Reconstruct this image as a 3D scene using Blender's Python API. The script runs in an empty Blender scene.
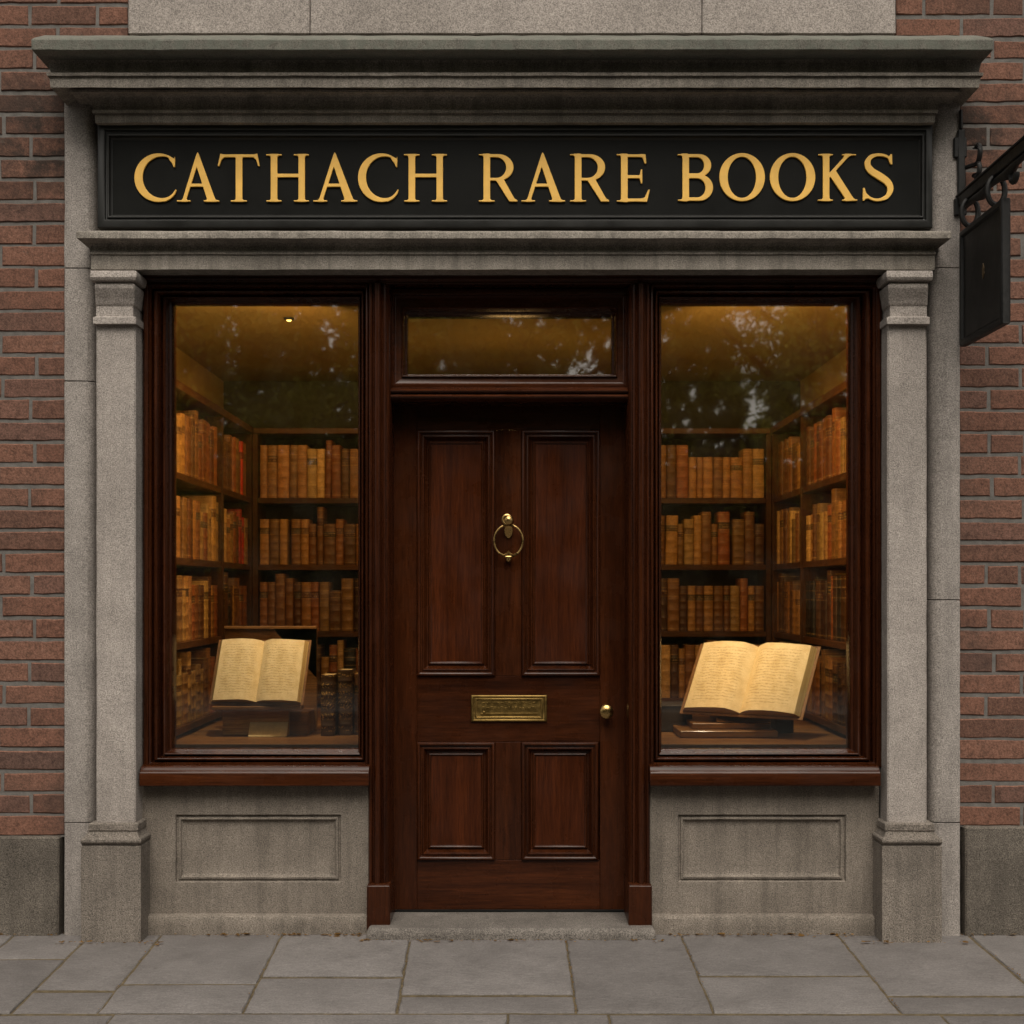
import bpy, bmesh, math, random
import numpy as np
from mathutils import Vector, Matrix, noise as mnoise
R = math.radians
rnd = random.Random(7)
scene = bpy.context.scene
COL = scene.collection

# ------------------------------------------------------------------ camera model
D, F, CX, HY, H = 5.5, 1375.0, 512.0, 590.0, 1.373      # distance, focal px, vanishing point, eye height
def X(px, y=0.0): return (px - CX) * (D + y) / F
def Z(py, y=0.0): return H - (py - HY) * (D + y) / F
def G(px, py):
    d = H * F / (py - HY)
    return ((px - CX) * d / F, d - D)

# ------------------------------------------------------------------ materials
def new_mat(name):
    m = bpy.data.materials.new(name); m.use_nodes = True
    nt = m.node_tree; nt.nodes.clear()
    out = nt.nodes.new('ShaderNodeOutputMaterial')
    return m, nt, out
class NB:
    def __init__(s, nt): s.nt = nt
    def n(s, t, **kw):
        nd = s.nt.nodes.new('ShaderNode' + t)
        for k, v in kw.items():
            if k == 'inp':
                for kk, vv in v.items():
                    if hasattr(vv, 'is_linked'): s.nt.links.new(vv, nd.inputs[kk])
                    else: nd.inputs[kk].default_value = vv
            else: setattr(nd, k, v)
        return nd
    def link(s, a, b): s.nt.links.new(a, b)
    def coord(s, scale=(1, 1, 1), off=None):
        tc = s.n('TexCoord')
        mp = s.n('Mapping', inp={'Vector': tc.outputs['Object'], 'Scale': scale})
        if off is not None: s.link(off, mp.inputs['Location'])
        return mp.outputs[0]
    def noise(s, vec, scale, detail=4, rough=.55, dist=0.0):
        return s.n('TexNoise', inp={'Vector': vec, 'Scale': scale, 'Detail': detail, 'Roughness': rough, 'Distortion': dist}).outputs['Fac']
    def ramp(s, fac, stops):
        r = s.n('ValToRGB'); s.link(fac, r.inputs[0]); e = r.color_ramp.elements
        while len(e) < len(stops): e.new(.5)
        for el, (p, c) in zip(e, stops):
            el.position = p; el.color = (c[0], c[1], c[2], 1) if hasattr(c, '__len__') else (c, c, c, 1)
        return r.outputs[0]
    def mix(s, fac, a, b, mode='MIX'):
        m = s.n('Mix', data_type='RGBA', blend_type=mode)
        for i, v in ((0, fac), (6, a), (7, b)):
            if hasattr(v, 'is_linked'): s.link(v, m.inputs[i])
            elif i == 0: m.inputs[0].default_value = v
            else: m.inputs[i].default_value = (v[0], v[1], v[2], 1)
        return m.outputs[2]
    def math(s, op, a, b=0.0):
        m = s.n('Math', operation=op)
        for i, v in enumerate((a, b)):
            if hasattr(v, 'is_linked'): s.link(v, m.inputs[i])
            else: m.inputs[i].default_value = v
        return m.outputs[0]
    def bump(s, h, strength, dist=.002):
        return s.n('Bump', inp={'Height': h, 'Strength': strength, 'Distance': dist}).outputs[0]
    def bsdf(s, out, **inp):
        b = s.n('BsdfPrincipled')
        for k, v in inp.items():
            k = k.replace('_', ' ')
            if hasattr(v, 'is_linked'): s.link(v, b.inputs[k])
            elif isinstance(v, tuple): b.inputs[k].default_value = (v[0], v[1], v[2], 1)
            else: b.inputs[k].default_value = v
        s.link(b.outputs[0], out.inputs[0]); return b

def stone(name, base, dark, grain=.5, streak=.35, bumpy=.5, tint=None, moss=None):
    m, nt, out = new_mat(name); b = NB(nt)
    v = b.coord()
    fine = b.noise(v, 200, 2, .8)
    mid = b.noise(v, 52, 4, .65)
    big = b.noise(v, 2.3, 5, .6)
    blot = b.noise(v, 9, 6, .65, .4)
    st = b.noise(b.coord((14, 14, 1.1)), 1.6, 5, .65)
    c = b.ramp(big, [(.3, dark), (.66, base)])
    g = b.ramp(fine, [(.30, 1 - grain), (.5, .97), (.70, 1 + grain * .8)])
    c = b.mix(1.0, c, g, 'MULTIPLY')
    c = b.mix(1.0, c, b.ramp(mid, [(.3, 1 - grain * .22), (.7, 1 + grain * .15)]), 'MULTIPLY')
    c = b.mix(1.0, c, b.ramp(blot, [(.28, .84), (.55, 1.0), (.75, 1.06)]), 'MULTIPLY')
    c = b.mix(b.math('MULTIPLY', b.ramp(st, [(.45, 0.0), (.68, 1.0)]), streak), c, tuple(x * .45 for x in dark))
    if moss:
        mo = b.ramp(b.noise(v, 26, 6, .7), [(.42, 0.0), (.62, .8)])
        c = b.mix(mo, c, moss)
    h = b.math('ADD', b.math('MULTIPLY', fine, .5), b.math('ADD', mid, b.math('MULTIPLY', blot, 1.6)))
    b.bsdf(out, Base_Color=c, Roughness=.88, Normal=b.bump(h, bumpy, .004), Specular_IOR_Level=.3)
    return m

def wood(name, base, dark, axis, rough=.24, coat=.12, fig=1.0):
    m, nt, out = new_mat(name); b = NB(nt)
    rr = b.n('ObjectInfo').outputs['Random']
    off = b.n('CombineXYZ', inp={0: b.math('MULTIPLY', rr, 13.0), 1: b.math('MULTIPLY', rr, 7.0), 2: b.math('MULTIPLY', rr, 5.0)}).outputs[0]
    sc = {'z': (40, 40, 2.2), 'x': (2.2, 40, 40), 'y': (40, 2.2, 40)}[axis]
    v = b.coord(sc, off)
    v2 = b.coord(tuple(x * .28 for x in sc), off)
    grain = b.noise(v, 3.2, 6, .7, .3)
    fine = b.noise(v, 12, 3, .7)
    wav = b.noise(v2, 1.0, 5, .6, .8)
    c = b.ramp(wav, [(.3, dark), (.7, base)])
    c = b.mix(1.0, c, b.ramp(grain, [(.33, .55), (.55, 1.0), (.72, 1.3)]), 'MULTIPLY')
    c = b.mix(1.0, c, b.ramp(fine, [(.35, .75), (.6, 1.08)]), 'MULTIPLY')
    smear = b.noise(b.coord(), 7, 5, .6)
    rg = b.ramp(smear, [(.3, rough - .08), (.7, rough + .16)])
    b.bsdf(out, Base_Color=c, Roughness=rg, Normal=b.bump(b.math('ADD', grain, fine), .16, .0012), Coat_Weight=coat, Coat_Roughness=.12, Specular_IOR_Level=.15)
    return m

def plain(name, col, rough=.5, metal=0.0, var=.15, nscale=20, bump=.1, spec=.5, bscale=80):
    m, nt, out = new_mat(name); b = NB(nt); v = b.coord()
    n1 = b.noise(v, nscale, 5, .6); n2 = b.noise(v, bscale, 3, .6)
    c = b.mix(1.0, col, b.ramp(n1, [(.3, 1 - var), (.7, 1 + var)]), 'MULTIPLY')
    b.bsdf(out, Base_Color=c, Roughness=b.ramp(n1, [(.3, max(.05, rough - .1)), (.7, min(1, rough + .1))]), Metallic=metal,
           Normal=b.bump(n2, bump, .002), Specular_IOR_Level=spec)
    return m

M = {}
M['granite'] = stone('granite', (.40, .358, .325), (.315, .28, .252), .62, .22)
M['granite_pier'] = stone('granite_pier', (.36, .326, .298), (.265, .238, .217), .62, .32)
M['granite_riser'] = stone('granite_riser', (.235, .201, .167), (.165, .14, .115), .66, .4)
M['granite_base'] = stone('granite_base', (.235, .203, .172), (.165, .142, .12), .8, .4, .7)
M['granite_rough'] = stone('granite_rough', (.165, .143, .119), (.105, .09, .074), .8, .3, .9)
M['cornice'] = stone('cornice_stone', (.32, .287, .247), (.205, .183, .155), .6, .55, .5)
M['cornice_top'] = stone('weathered_coping', (.22, .208, .175), (.14, .135, .115), .55, .4, .5, moss=(.135, .145, .12))
M['lintel'] = stone('lintel_stone', (.38, .338, .306), (.29, .257, .23), .6, .15, .4)
M['step'] = stone('step_stone', (.175, .156, .138), (.125, .11, .096), .8, .2, .6)
M['wood_z'] = wood('mahogany_upright', (.060, .016, .0047), (.021, .0058, .0023), 'z')
M['wood_x'] = wood('mahogany_rail', (.060, .016, .0047), (.021, .0058, .0023), 'x')
M['wood_field'] = wood('mahogany_panel', (.072, .0168, .0042), (.032, .0075, .0022), 'z', .34, .03)
M['shelf_x'] = wood('oak_shelf_across', (.11, .046, .014), (.05, .02, .007), 'x', .42, .1)
M['shelf_y'] = wood('oak_shelf_along', (.11, .046, .014), (.05, .02, .007), 'y', .42, .1)
M['shelf_z'] = wood('oak_upright', (.09, .038, .012), (.042, .017, .006), 'z', .45, .05)
M['back_panel'] = plain('bookcase_back', (.02, .011, .006), .7)
M['platform'] = wood('display_boards', (.27, .135, .045), (.12, .055, .02), 'x', .4, .15)
M['charcoal'] = plain('charcoal_paint', (.0075, .0078, .007), .5, 0, .25, 6, .12, .1, 40)
M['charcoal_frame'] = plain('charcoal_frame_paint', (.0165, .0165, .0155), .42, 0, .25, 6, .15, .35, 40)
M['gold'] = plain('gilding', (.90, .53, .105), .5, .0, .10, 14, .1, .5)
M['brass'] = plain('brass', (.42, .27, .10), .27, 1.0, .2, 60, .08)
M['brass_old'] = plain('brass_plate', (.22, .14, .042), .4, .9, .3, 45, .25)
M['iron'] = plain('black_iron', (.012, .0115, .011), .55, .2, .35, 30, .5, .4)
M['iron_panel'] = plain('black_sign_panel', (.0095, .009, .008), .5, 0, .4, 9, .2, .35)
M['faded_gold'] = plain('faded_gold', (.10, .065, .03), .6, .2, .4, 60)
M['ceiling'] = plain('ochre_plaster', (.32, .215, .06), .9, 0, .10, 3, .2)
M['backwall'] = plain('dark_green_wall', (.05, .047, .022), .9, 0, .15, 3, .2)
M['brightened_wood'] = wood('brightened_wood', (.56, .34, .13), (.34, .19, .068), 'x', .4, .1)  # stand wood with a lightened colour, standing in for light on the base
M['floorwood'] = wood('floor_boards', (.1, .045, .018), (.05, .022, .008), 'y', .5, .1)
M['card'] = plain('parchment_card', (.58, .46, .25), .8, 0, .15, 60)
M['cover'] = plain('calf_cover', (.17, .078, .025), .55, 0, .3, 40, .3)
M['mortar'] = plain('mortar', (.145, .136, .126), .95, 0, .25, 25, .9, .2, 160)
M['bulb'] = None

def brick_mat():
    m, nt, out = new_mat('red_brick'); b = NB(nt); v = b.coord()
    ri = b.n('NewGeometry').outputs['Random Per Island']
    c = b.ramp(ri, [(0, (.128, .067, .048)), (.2, (.158, .077, .053)), (.5, (.18, .088, .060)), (.8, (.192, .097, .067)), (.94, (.15, .08, .06)), (1, (.11, .064, .05))])
    n1 = b.noise(v, 30, 6, .7); n2 = b.noise(v, 120, 4, .8); n3 = b.noise(v, 3.1, 5, .6)
    c = b.mix(1.0, c, b.ramp(n1, [(.28, .55), (.5, 1.0), (.72, 1.28)]), 'MULTIPLY')
    c = b.mix(1.0, c, b.ramp(n2, [(.33, .66), (.66, 1.28)]), 'MULTIPLY')
    c = b.mix(b.ramp(n3, [(.5, 0.0), (.72, .6)]), c, (.06, .04, .032))
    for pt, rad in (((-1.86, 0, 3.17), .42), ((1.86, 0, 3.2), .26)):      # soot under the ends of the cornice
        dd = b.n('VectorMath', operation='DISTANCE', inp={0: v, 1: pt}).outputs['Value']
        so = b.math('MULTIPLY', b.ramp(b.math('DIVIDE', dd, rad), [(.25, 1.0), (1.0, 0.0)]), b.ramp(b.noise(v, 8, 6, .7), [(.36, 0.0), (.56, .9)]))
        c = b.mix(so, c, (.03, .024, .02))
    sm = b.ramp(b.noise(v, 13, 6, .75), [(.6, 0.0), (.75, .35)])
    c = b.mix(sm, c, (.2, .17, .145))
    h = b.math('ADD', n1, b.math('MULTIPLY', n2, .6))
    b.bsdf(out, Base_Color=c, Roughness=.9, Normal=b.bump(h, .75, .004), Specular_IOR_Level=.25)
    return m
M['brick'] = brick_mat()

def slab_mat():
    m, nt, out = new_mat('paving_flag'); b = NB(nt); v = b.coord()
    ri = b.n('NewGeometry').outputs['Random Per Island']
    c = b.ramp(ri, [(0, (.158, .145, .138)), (.5, (.182, .167, .159)), (1, (.206, .190, .181))])
    n1 = b.noise(v, 5, 6, .65); n2 = b.noise(b.coord((1, 1.8, 1)), 130, 3, .8); n3 = b.noise(b.coord((4, 16, 4)), 6, 5, .7)
    c = b.mix(1.0, c, b.ramp(n1, [(.3, .8), (.55, 1.0), (.75, 1.1)]), 'MULTIPLY')
    c = b.mix(1.0, c, b.ramp(n3, [(.3, .78), (.65, 1.1)]), 'MULTIPLY')
    c = b.mix(1.0, c, b.ramp(n2, [(.32, .66), (.68, 1.28)]), 'MULTIPLY')
    sp = b.ramp(b.noise(v, 11, 3, .5), [(.73, 0.0), (.76, .55)])
    c = b.mix(sp, c, (.07, .06, .055))
    h = b.math('ADD', b.math('MULTIPLY', n3, 1.3), b.math('ADD', n1, b.math('MULTIPLY', n2, .35)))
    b.bsdf(out, Base_Color=c, Roughness=b.ramp(n1, [(.3, .6), (.7, .82)]), Normal=b.bump(h, .55, .006), Specular_IOR_Level=.35)
    return m
M['slab'] = slab_mat()
M['bed'] = plain('sandy_joint_bed', (.11, .085, .05), .95, 0, .45, 40, .9, .2, 150)
M['asphalt'] = plain('asphalt', (.05, .049, .047), .9, 0, .25, 30, .8, .3, 120)
M['kerb'] = stone('kerb_stone', (.25, .24, .22), (.16, .15, .14), .5, .2)

def leather():
    m, nt, out = new_mat('book_leather'); b = NB(nt)
    oi = b.n('ObjectInfo')
    off = b.n('CombineXYZ', inp={0: b.math('MULTIPLY', oi.outputs['Random'], 31.0), 1: 0.0, 2: b.math('MULTIPLY', oi.outputs['Random'], 17.0)}).outputs[0]
    v = b.coord((1, 1, 1), off)
    n1 = b.noise(v, 26, 6, .7); n2 = b.noise(b.coord((12, 12, 170), off), 1.0, 4, .7); n3 = b.noise(v, 150, 3, .6)
    c = b.mix(1.0, oi.outputs['Color'], b.ramp(n1, [(.28, .62), (.52, 1.0), (.74, 1.3)]), 'MULTIPLY')
    c = b.mix(1.0, c, b.ramp(n2, [(.36, .75), (.5, 1.0), (.66, 1.2)]), 'MULTIPLY')
    c = b.mix(1.0, c, b.ramp(n3, [(.3, .75), (.7, 1.15)]), 'MULTIPLY')
    gz = b.n('SeparateXYZ', inp={0: b.n('TexCoord').outputs['Generated']}).outputs[2]
    fine = b.noise(b.coord((160, 160, 60), off), 1.0, 2, .5)
    has = b.ramp(oi.outputs['Random'], [(.52, 0.0), (.53, 1.0)])
    lab = b.math('MULTIPLY', b.ramp(gz, [(.675, 0.0), (.68, 1.0), (.80, 1.0), (.805, 0.0)]), has)
    c = b.mix(b.math('MULTIPLY', lab, .8), c, b.mix(b.ramp(b.math('FRACT', b.math('MULTIPLY', oi.outputs['Random'], 7.0)), [(.5, 0.0), (.51, 1.0)]), (.05, .012, .008), (.022, .02, .014)))
    ttl = b.math('MULTIPLY', b.math('MULTIPLY', b.ramp(gz, [(.70, 0.0), (.705, 1.0), (.725, 1.0), (.73, 0.0), (.745, 0.0), (.75, 1.0), (.77, 1.0), (.775, 0.0)]), b.ramp(fine, [(.45, 0.0), (.52, 1.0)])), has)
    rules = b.ramp(gz, [(.045, 0.0), (.05, 1.0), (.058, 1.0), (.063, 0.0), (.655, 0.0), (.66, 1.0), (.666, 1.0), (.671, 0.0)])
    rules2 = b.ramp(gz, [(.815, 0.0), (.82, 1.0), (.826, 1.0), (.831, 0.0), (.94, 0.0), (.945, 1.0), (.952, 1.0), (.957, 0.0)])
    gl = b.math('MULTIPLY', b.math('ADD', b.math('ADD', rules, rules2), ttl), b.ramp(n1, [(.4, .1), (.6, .6)]))
    c = b.mix(gl, c, (.52, .33, .10))
    b.bsdf(out, Base_Color=c, Roughness=.5, Normal=b.bump(b.math('ADD', n1, n3), .3, .002), Specular_IOR_Level=.4)
    return m
M['leather'] = leather()
def edge_pages():
    m, nt, out = new_mat('page_edges'); b = NB(nt)
    st = b.noise(b.coord((420, 420, 420)), 1.0, 2, .5)
    c = b.ramp(st, [(.3, (.30, .2, .085)), (.6, (.55, .42, .21))])
    b.bsdf(out, Base_Color=c, Roughness=.85)
    return m
M['pages'] = edge_pages()
def gilt_spine():
    m, nt, out = new_mat('gilt_tooled_leather'); b = NB(nt)
    v = b.coord((1, 1, 1)); n = b.noise(v, 120, 2, .5); n2 = b.noise(b.coord((1, 1, 26)), 1.0, 2, .5)
    k = b.math('MULTIPLY', b.ramp(n, [(.54, 0.0), (.58, 1.0)]), b.ramp(n2, [(.47, 0.0), (.52, 1.0)]))
    c = b.mix(k, (.06, .03, .013), (.50, .31, .10))
    b.bsdf(out, Base_Color=c, Roughness=.45, Metallic=b.math('MULTIPLY', k, .5))
    return m
M['gilt_spine'] = gilt_spine()
def page_text():
    # old hand-written page: rows of broken ink lines inside a margin, over foxed paper (UV 0..1 per page)
    m, nt, out = new_mat('written_page'); b = NB(nt)
    uv = b.n('UVMap').outputs[0]
    sep = b.n('SeparateXYZ', inp={0: uv}); u, vv = sep.outputs[0], sep.outputs[1]
    wob = b.noise(uv, 7, 2, .5)
    row = b.math('FRACT', b.math('ADD', b.math('MULTIPLY', vv, 23.0), b.math('MULTIPLY', wob, 1.3)))
    lines = b.ramp(row, [(.28, 0.0), (.38, 1.0), (.62, 1.0), (.72, 0.0)])
    rid = b.math('FLOOR', b.math('MULTIPLY', vv, 23.0))
    tv = b.n('CombineXYZ', inp={0: b.math('MULTIPLY', u, 46.0), 1: b.math('MULTIPLY', rid, 5.3), 2: b.math('MULTIPLY', vv, 30.0)}).outputs[0]
    words = b.ramp(b.noise(tv, 1.0, 3, .7), [(.44, 0.0), (.56, 1.0)])
    mu = b.math('MULTIPLY', b.ramp(u, [(.10, 0.0), (.12, 1.0), (.86, 1.0), (.89, 0.0)]), b.ramp(vv, [(.08, 0.0), (.09, 1.0), (.91, 1.0), (.92, 0.0)]))
    ink = b.math('MULTIPLY', b.math('MULTIPLY', lines, words), mu)
    fox = b.noise(uv, 5, 6, .65)
    pap = b.ramp(fox, [(.3, (.62, .50, .29)), (.55, (.77, .66, .43)), (.8, (.80, .71, .49))])
    c = b.mix(b.math('MULTIPLY', ink, .5), pap, (.16, .10, .04))
    b.bsdf(out, Base_Color=c, Roughness=.8, Normal=b.bump(fox, .15, .003), Specular_IOR_Level=.25)
    return m
M['written'] = page_text()

def glass(name='window_glass', refl=1.0):
    m, nt, out = new_mat(name); b = NB(nt)
    v = b.coord(); n = b.noise(v, 2.6, 3, .5)
    nm = b.bump(n, .05, .01)
    fr = b.n('Fresnel', inp={'IOR': 1.52, 'Normal': nm}).outputs[0]
    g = b.n('BsdfGlossy', inp={'Color': (1, 1, 1, 1), 'Roughness': .022, 'Normal': nm})
    t = b.n('BsdfTransparent', inp={'Color': (.97, .965, .93, 1)})
    dirt = b.n('BsdfDiffuse', inp={'Color': (.3, .27, .2, 1)})
    mx = b.n('MixShader', inp={0: b.math('MULTIPLY', fr, refl), 1: t.outputs[0], 2: g.outputs[0]})
    dn = b.ramp(b.noise(v, 5, 6, .7), [(.45, .002), (.75, .03)])
    mx2 = b.n('MixShader', inp={0: dn, 1: mx.outputs[0], 2: dirt.outputs[0]})
    b.link(mx2.outputs[0], out.inputs[0]); return m
M['glass'] = glass('window_glass', 3.0)

def foliage(name, c1, c2):
    m, nt, out = new_mat(name); b = NB(nt)
    ri = b.n('NewGeometry').outputs['Random Per Island']
    c = b.ramp(ri, [(0, c1), (1, c2)])
    d = b.n('BsdfDiffuse', inp={'Color': c}); t = b.n('BsdfTranslucent', inp={'Color': c})
    mx = b.n('MixShader', inp={0: .72, 1: d.outputs[0], 2: t.outputs[0]})
    b.link(mx.outputs[0], out.inputs[0]); return m
M['leaf'] = foliage('leaves', (.20, .21, .04), (.40, .37, .09))
M['hedge'] = foliage('hedge_leaves', (.10, .11, .028), (.24, .22, .065))
M['bark'] = plain('bark', (.06, .045, .03), .9, 0, .4, 20, 1.0)
M['litter'] = foliage('dry_leaves', (.16, .085, .03), (.42, .25, .09))

def emit(name, col, s):
    m, nt, out = new_mat(name); b = NB(nt)
    e = b.n('Emission', inp={'Color': (*col, 1), 'Strength': s}); b.link(e.outputs[0], out.inputs[0]); return m
M['bulb'] = emit('lit_lamp', (1, .55, .13), 5)

# ------------------------------------------------------------------ mesh tools
class MB:
    def __init__(s): s.bm = bmesh.new(); s.uv = None
    def face(s, vs, mi=0):
        try: f = s.bm.faces.new(vs)
        except ValueError: return None
        f.material_index = mi; return f
    def box(s, x0, x1, y0, y1, z0, z1, mi=0):
        if x0 > x1: x0, x1 = x1, x0
        if y0 > y1: y0, y1 = y1, y0
        if z0 > z1: z0, z1 = z1, z0
        v = [s.bm.verts.new(p) for p in ((x0, y0, z0), (x1, y0, z0), (x1, y1, z0), (x0, y1, z0), (x0, y0, z1), (x1, y0, z1), (x1, y1, z1), (x0, y1, z1))]
        for q in ((0, 1, 5, 4), (1, 2, 6, 5), (2, 3, 7, 6), (3, 0, 4, 7), (4, 5, 6, 7), (3, 2, 1, 0)): s.face([v[i] for i in q], mi)
        return s
    def loft(s, rings, mi=0, closed=True, caps=True):
        vs = [[s.bm.verts.new(p) for p in r] for r in rings]
        n = len(rings[0])
        for a, b in zip(vs, vs[1:]):
            for i in range(n if closed else n - 1):
                s.face([a[i], a[(i + 1) % n], b[(i + 1) % n], b[i]], mi)
        if caps:
            s.face(vs[0][::-1], mi); s.face(vs[-1], mi)
        return s
    def ustack(s, lev, yb, mi=0):
        """moulding that returns at both ends; lev = (x0, x1, yfront, z) from the bottom up"""
        return s.loft([[(a, yb, z), (a, yf, z), (b, yf, z), (b, yb, z)] for a, b, yf, z in lev], mi)
    def frame(s, o, i, prof, mi=0):
        """mitred frame; o, i = (x0,x1,z0,z1) outer and inner rectangles; prof = (t, y)"""
        rings = []
        for t, y in prof:
            q = [o[k] + (i[k] - o[k]) * t for k in range(4)]
            rings.append([(q[0], y, q[2]), (q[1], y, q[2]), (q[1], y, q[3]), (q[0], y, q[3])])
        return s.loft(rings, mi, True, False)
    def extrude_poly(s, poly, a, b, axis='z', mi=0):
        f = {'z': lambda p, h: (p[0], p[1], h), 'x': lambda p, h: (h, p[0], p[1]), 'y': lambda p, h: (p[0], h, p[1])}[axis]
        return s.loft([[f(p, a) for p in poly], [f(p, b) for p in poly]], mi)
    def tube(s, pts, rad, n=8, mi=0, caps=True):
        pts = [Vector(p) for p in pts]
        if not hasattr(rad, '__len__'): rad = [rad] * len(pts)
        rings = []; up = Vector((0.123, .31, 1)).normalized()
        for i, p in enumerate(pts):
            t = (pts[min(i + 1, len(pts) - 1)] - pts[max(i - 1, 0)]).normalized()
            a = t.cross(up)
            if a.length < .05: a = t.cross(Vector((1, 0, .2)))
            a.normalize(); c = t.cross(a)
            rings.append([tuple(p + (a * math.cos(2 * math.pi * k / n) + c * math.sin(2 * math.pi * k / n)) * rad[i]) for k in range(n)])
        return s.loft(rings, mi, True, caps)
    def ring(s, c, rx, rz, r, axis='y', n=32, m=8, mi=0, a0=0, a1=2 * math.pi):
        full = abs(a1 - a0) > 6.28
        pts = []
        cnt = n if full else n + 1
        rings = []
        for k in range(cnt):
            t = a0 + (a1 - a0) * k / n
            rad = Vector((math.cos(t), 0, math.sin(t))) if axis == 'y' else Vector((0, math.cos(t), math.sin(t)))
            ax = Vector((0, 1, 0)) if axis == 'y' else Vector((1, 0, 0))
            base = Vector(c) + Vector((rad.x * rx, rad.y * rx, rad.z * rz))
            rings.append([tuple(base + rad * (r * math.cos(2 * math.pi * j / m)) + ax * (r * math.sin(2 * math.pi * j / m))) for j in range(m)])
        if full: rings.append(rings[0])
        return s.loft(rings, mi, True, not full)
    def lathe(s, c, prof, axis='y', n=20, mi=0):
        """prof = (radius, along)"""
        rings = []
        for r, a in prof:
            r = max(r, 1e-4)
            if axis == 'y': rings.append([(c[0] + r * math.cos(2 * math.pi * k / n), c[1] + a, c[2] + r * math.sin(2 * math.pi * k / n)) for k in range(n)])
            else: rings.append([(c[0] + r * math.cos(2 * math.pi * k / n), c[1] + r * math.sin(2 * math.pi * k / n), c[2] + a) for k in range(n)])
        return s.loft(rings, mi)
    def finish(s, bevel=0, rough=0, cell=.05, segs=1):
        bm = s.bm
        bmesh.ops.remove_doubles(bm, verts=bm.verts, dist=1e-5)
        bmesh.ops.recalc_face_normals(bm, faces=bm.faces)
        if bevel:
            ed = [e for e in bm.edges if len(e.link_faces) == 2 and e.calc_face_angle(0) > R(38)]
            bmesh.ops.bevel(bm, geom=ed, offset=bevel, segments=segs, profile=.6, affect='EDGES', clamp_overlap=True)
        if rough:
            lo = [min(v.co[k] for v in bm.verts) for k in range(3)]; hi = [max(v.co[k] for v in bm.verts) for k in range(3)]
            for k in (0, 2):
                n = int((hi[k] - lo[k]) / cell)
                no = [0, 0, 0]; no[k] = 1
                for j in range(1, n):
                    co = [0, 0, 0]; co[k] = lo[k] + (hi[k] - lo[k]) * j / n + .0007
                    bmesh.ops.bisect_plane(bm, geom=bm.verts[:] + bm.edges[:] + bm.faces[:], dist=1e-5, plane_co=co, plane_no=no)
            for v in bm.verts:
                p = v.co
                nv = mnoise.noise_vector(p * 9) * .55 + mnoise.noise_vector(p * 31) * .3 + mnoise.noise_vector(p * 90) * .3
                v.co = p + nv * rough
        return s
def link(name, me, mats, parent=None, sharp=36):
    if parent is not None:
        L = getattr(parent, 'wloc', None) or WL.get(parent.name, Vector((0, 0, 0)))
    else: L = Vector((0, 0, 0))
    o = bpy.data.objects.new(name, me); COL.objects.link(o)
    for m in mats: me.materials.append(m)
    if sharp:
        for p in me.polygons: p.use_smooth = True
        me.set_sharp_from_angle(angle=R(sharp))
    if parent is not None:
        me.transform(Matrix.Translation(-L)); o.parent = parent
        WL[o.name] = L.copy()
    return o
WL = {}
def make(name, mb, mats, parent=None, bevel=0, rough=0, cell=.05, sharp=28, loc=None, label=None):
    mb.finish(bevel, rough, cell)
    me = bpy.data.meshes.new(name); mb.bm.to_mesh(me); mb.bm.free()
    if not isinstance(mats, (list, tuple)): mats = [mats]
    mats = [M[m] if isinstance(m, str) else m for m in mats]
    o = link(name, me, mats, parent, sharp)
    if loc is not None and parent is None:
        me.transform(Matrix.Translation(-Vector(loc))); o.location = loc; WL[o.name] = Vector(loc)
    if label: o['label'] = label
    return o
def thing(name, label, cat, loc=(0, 0, 0), group=None):
    o = bpy.data.objects.new(name, None); COL.objects.link(o); o.location = loc
    o.empty_display_size = .2
    o['label'] = label; o['category'] = cat
    if group: o['group'] = group
    WL[o.name] = Vector(loc); return o
def tag(o, label, cat, group=None, kind=None):
    if label: o['label'] = label
    if cat: o['category'] = cat
    if group: o['group'] = group
    if kind: o['kind'] = kind
    return o
def struct(o, label, cat):
    return tag(o, label, cat, kind='structure')

# ================================================================== THE BUILDING
B = thing('shop_building', 'red brick and granite bookshop front with mahogany windows and panelled door', 'shop front', (0, 0, 0))

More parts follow.
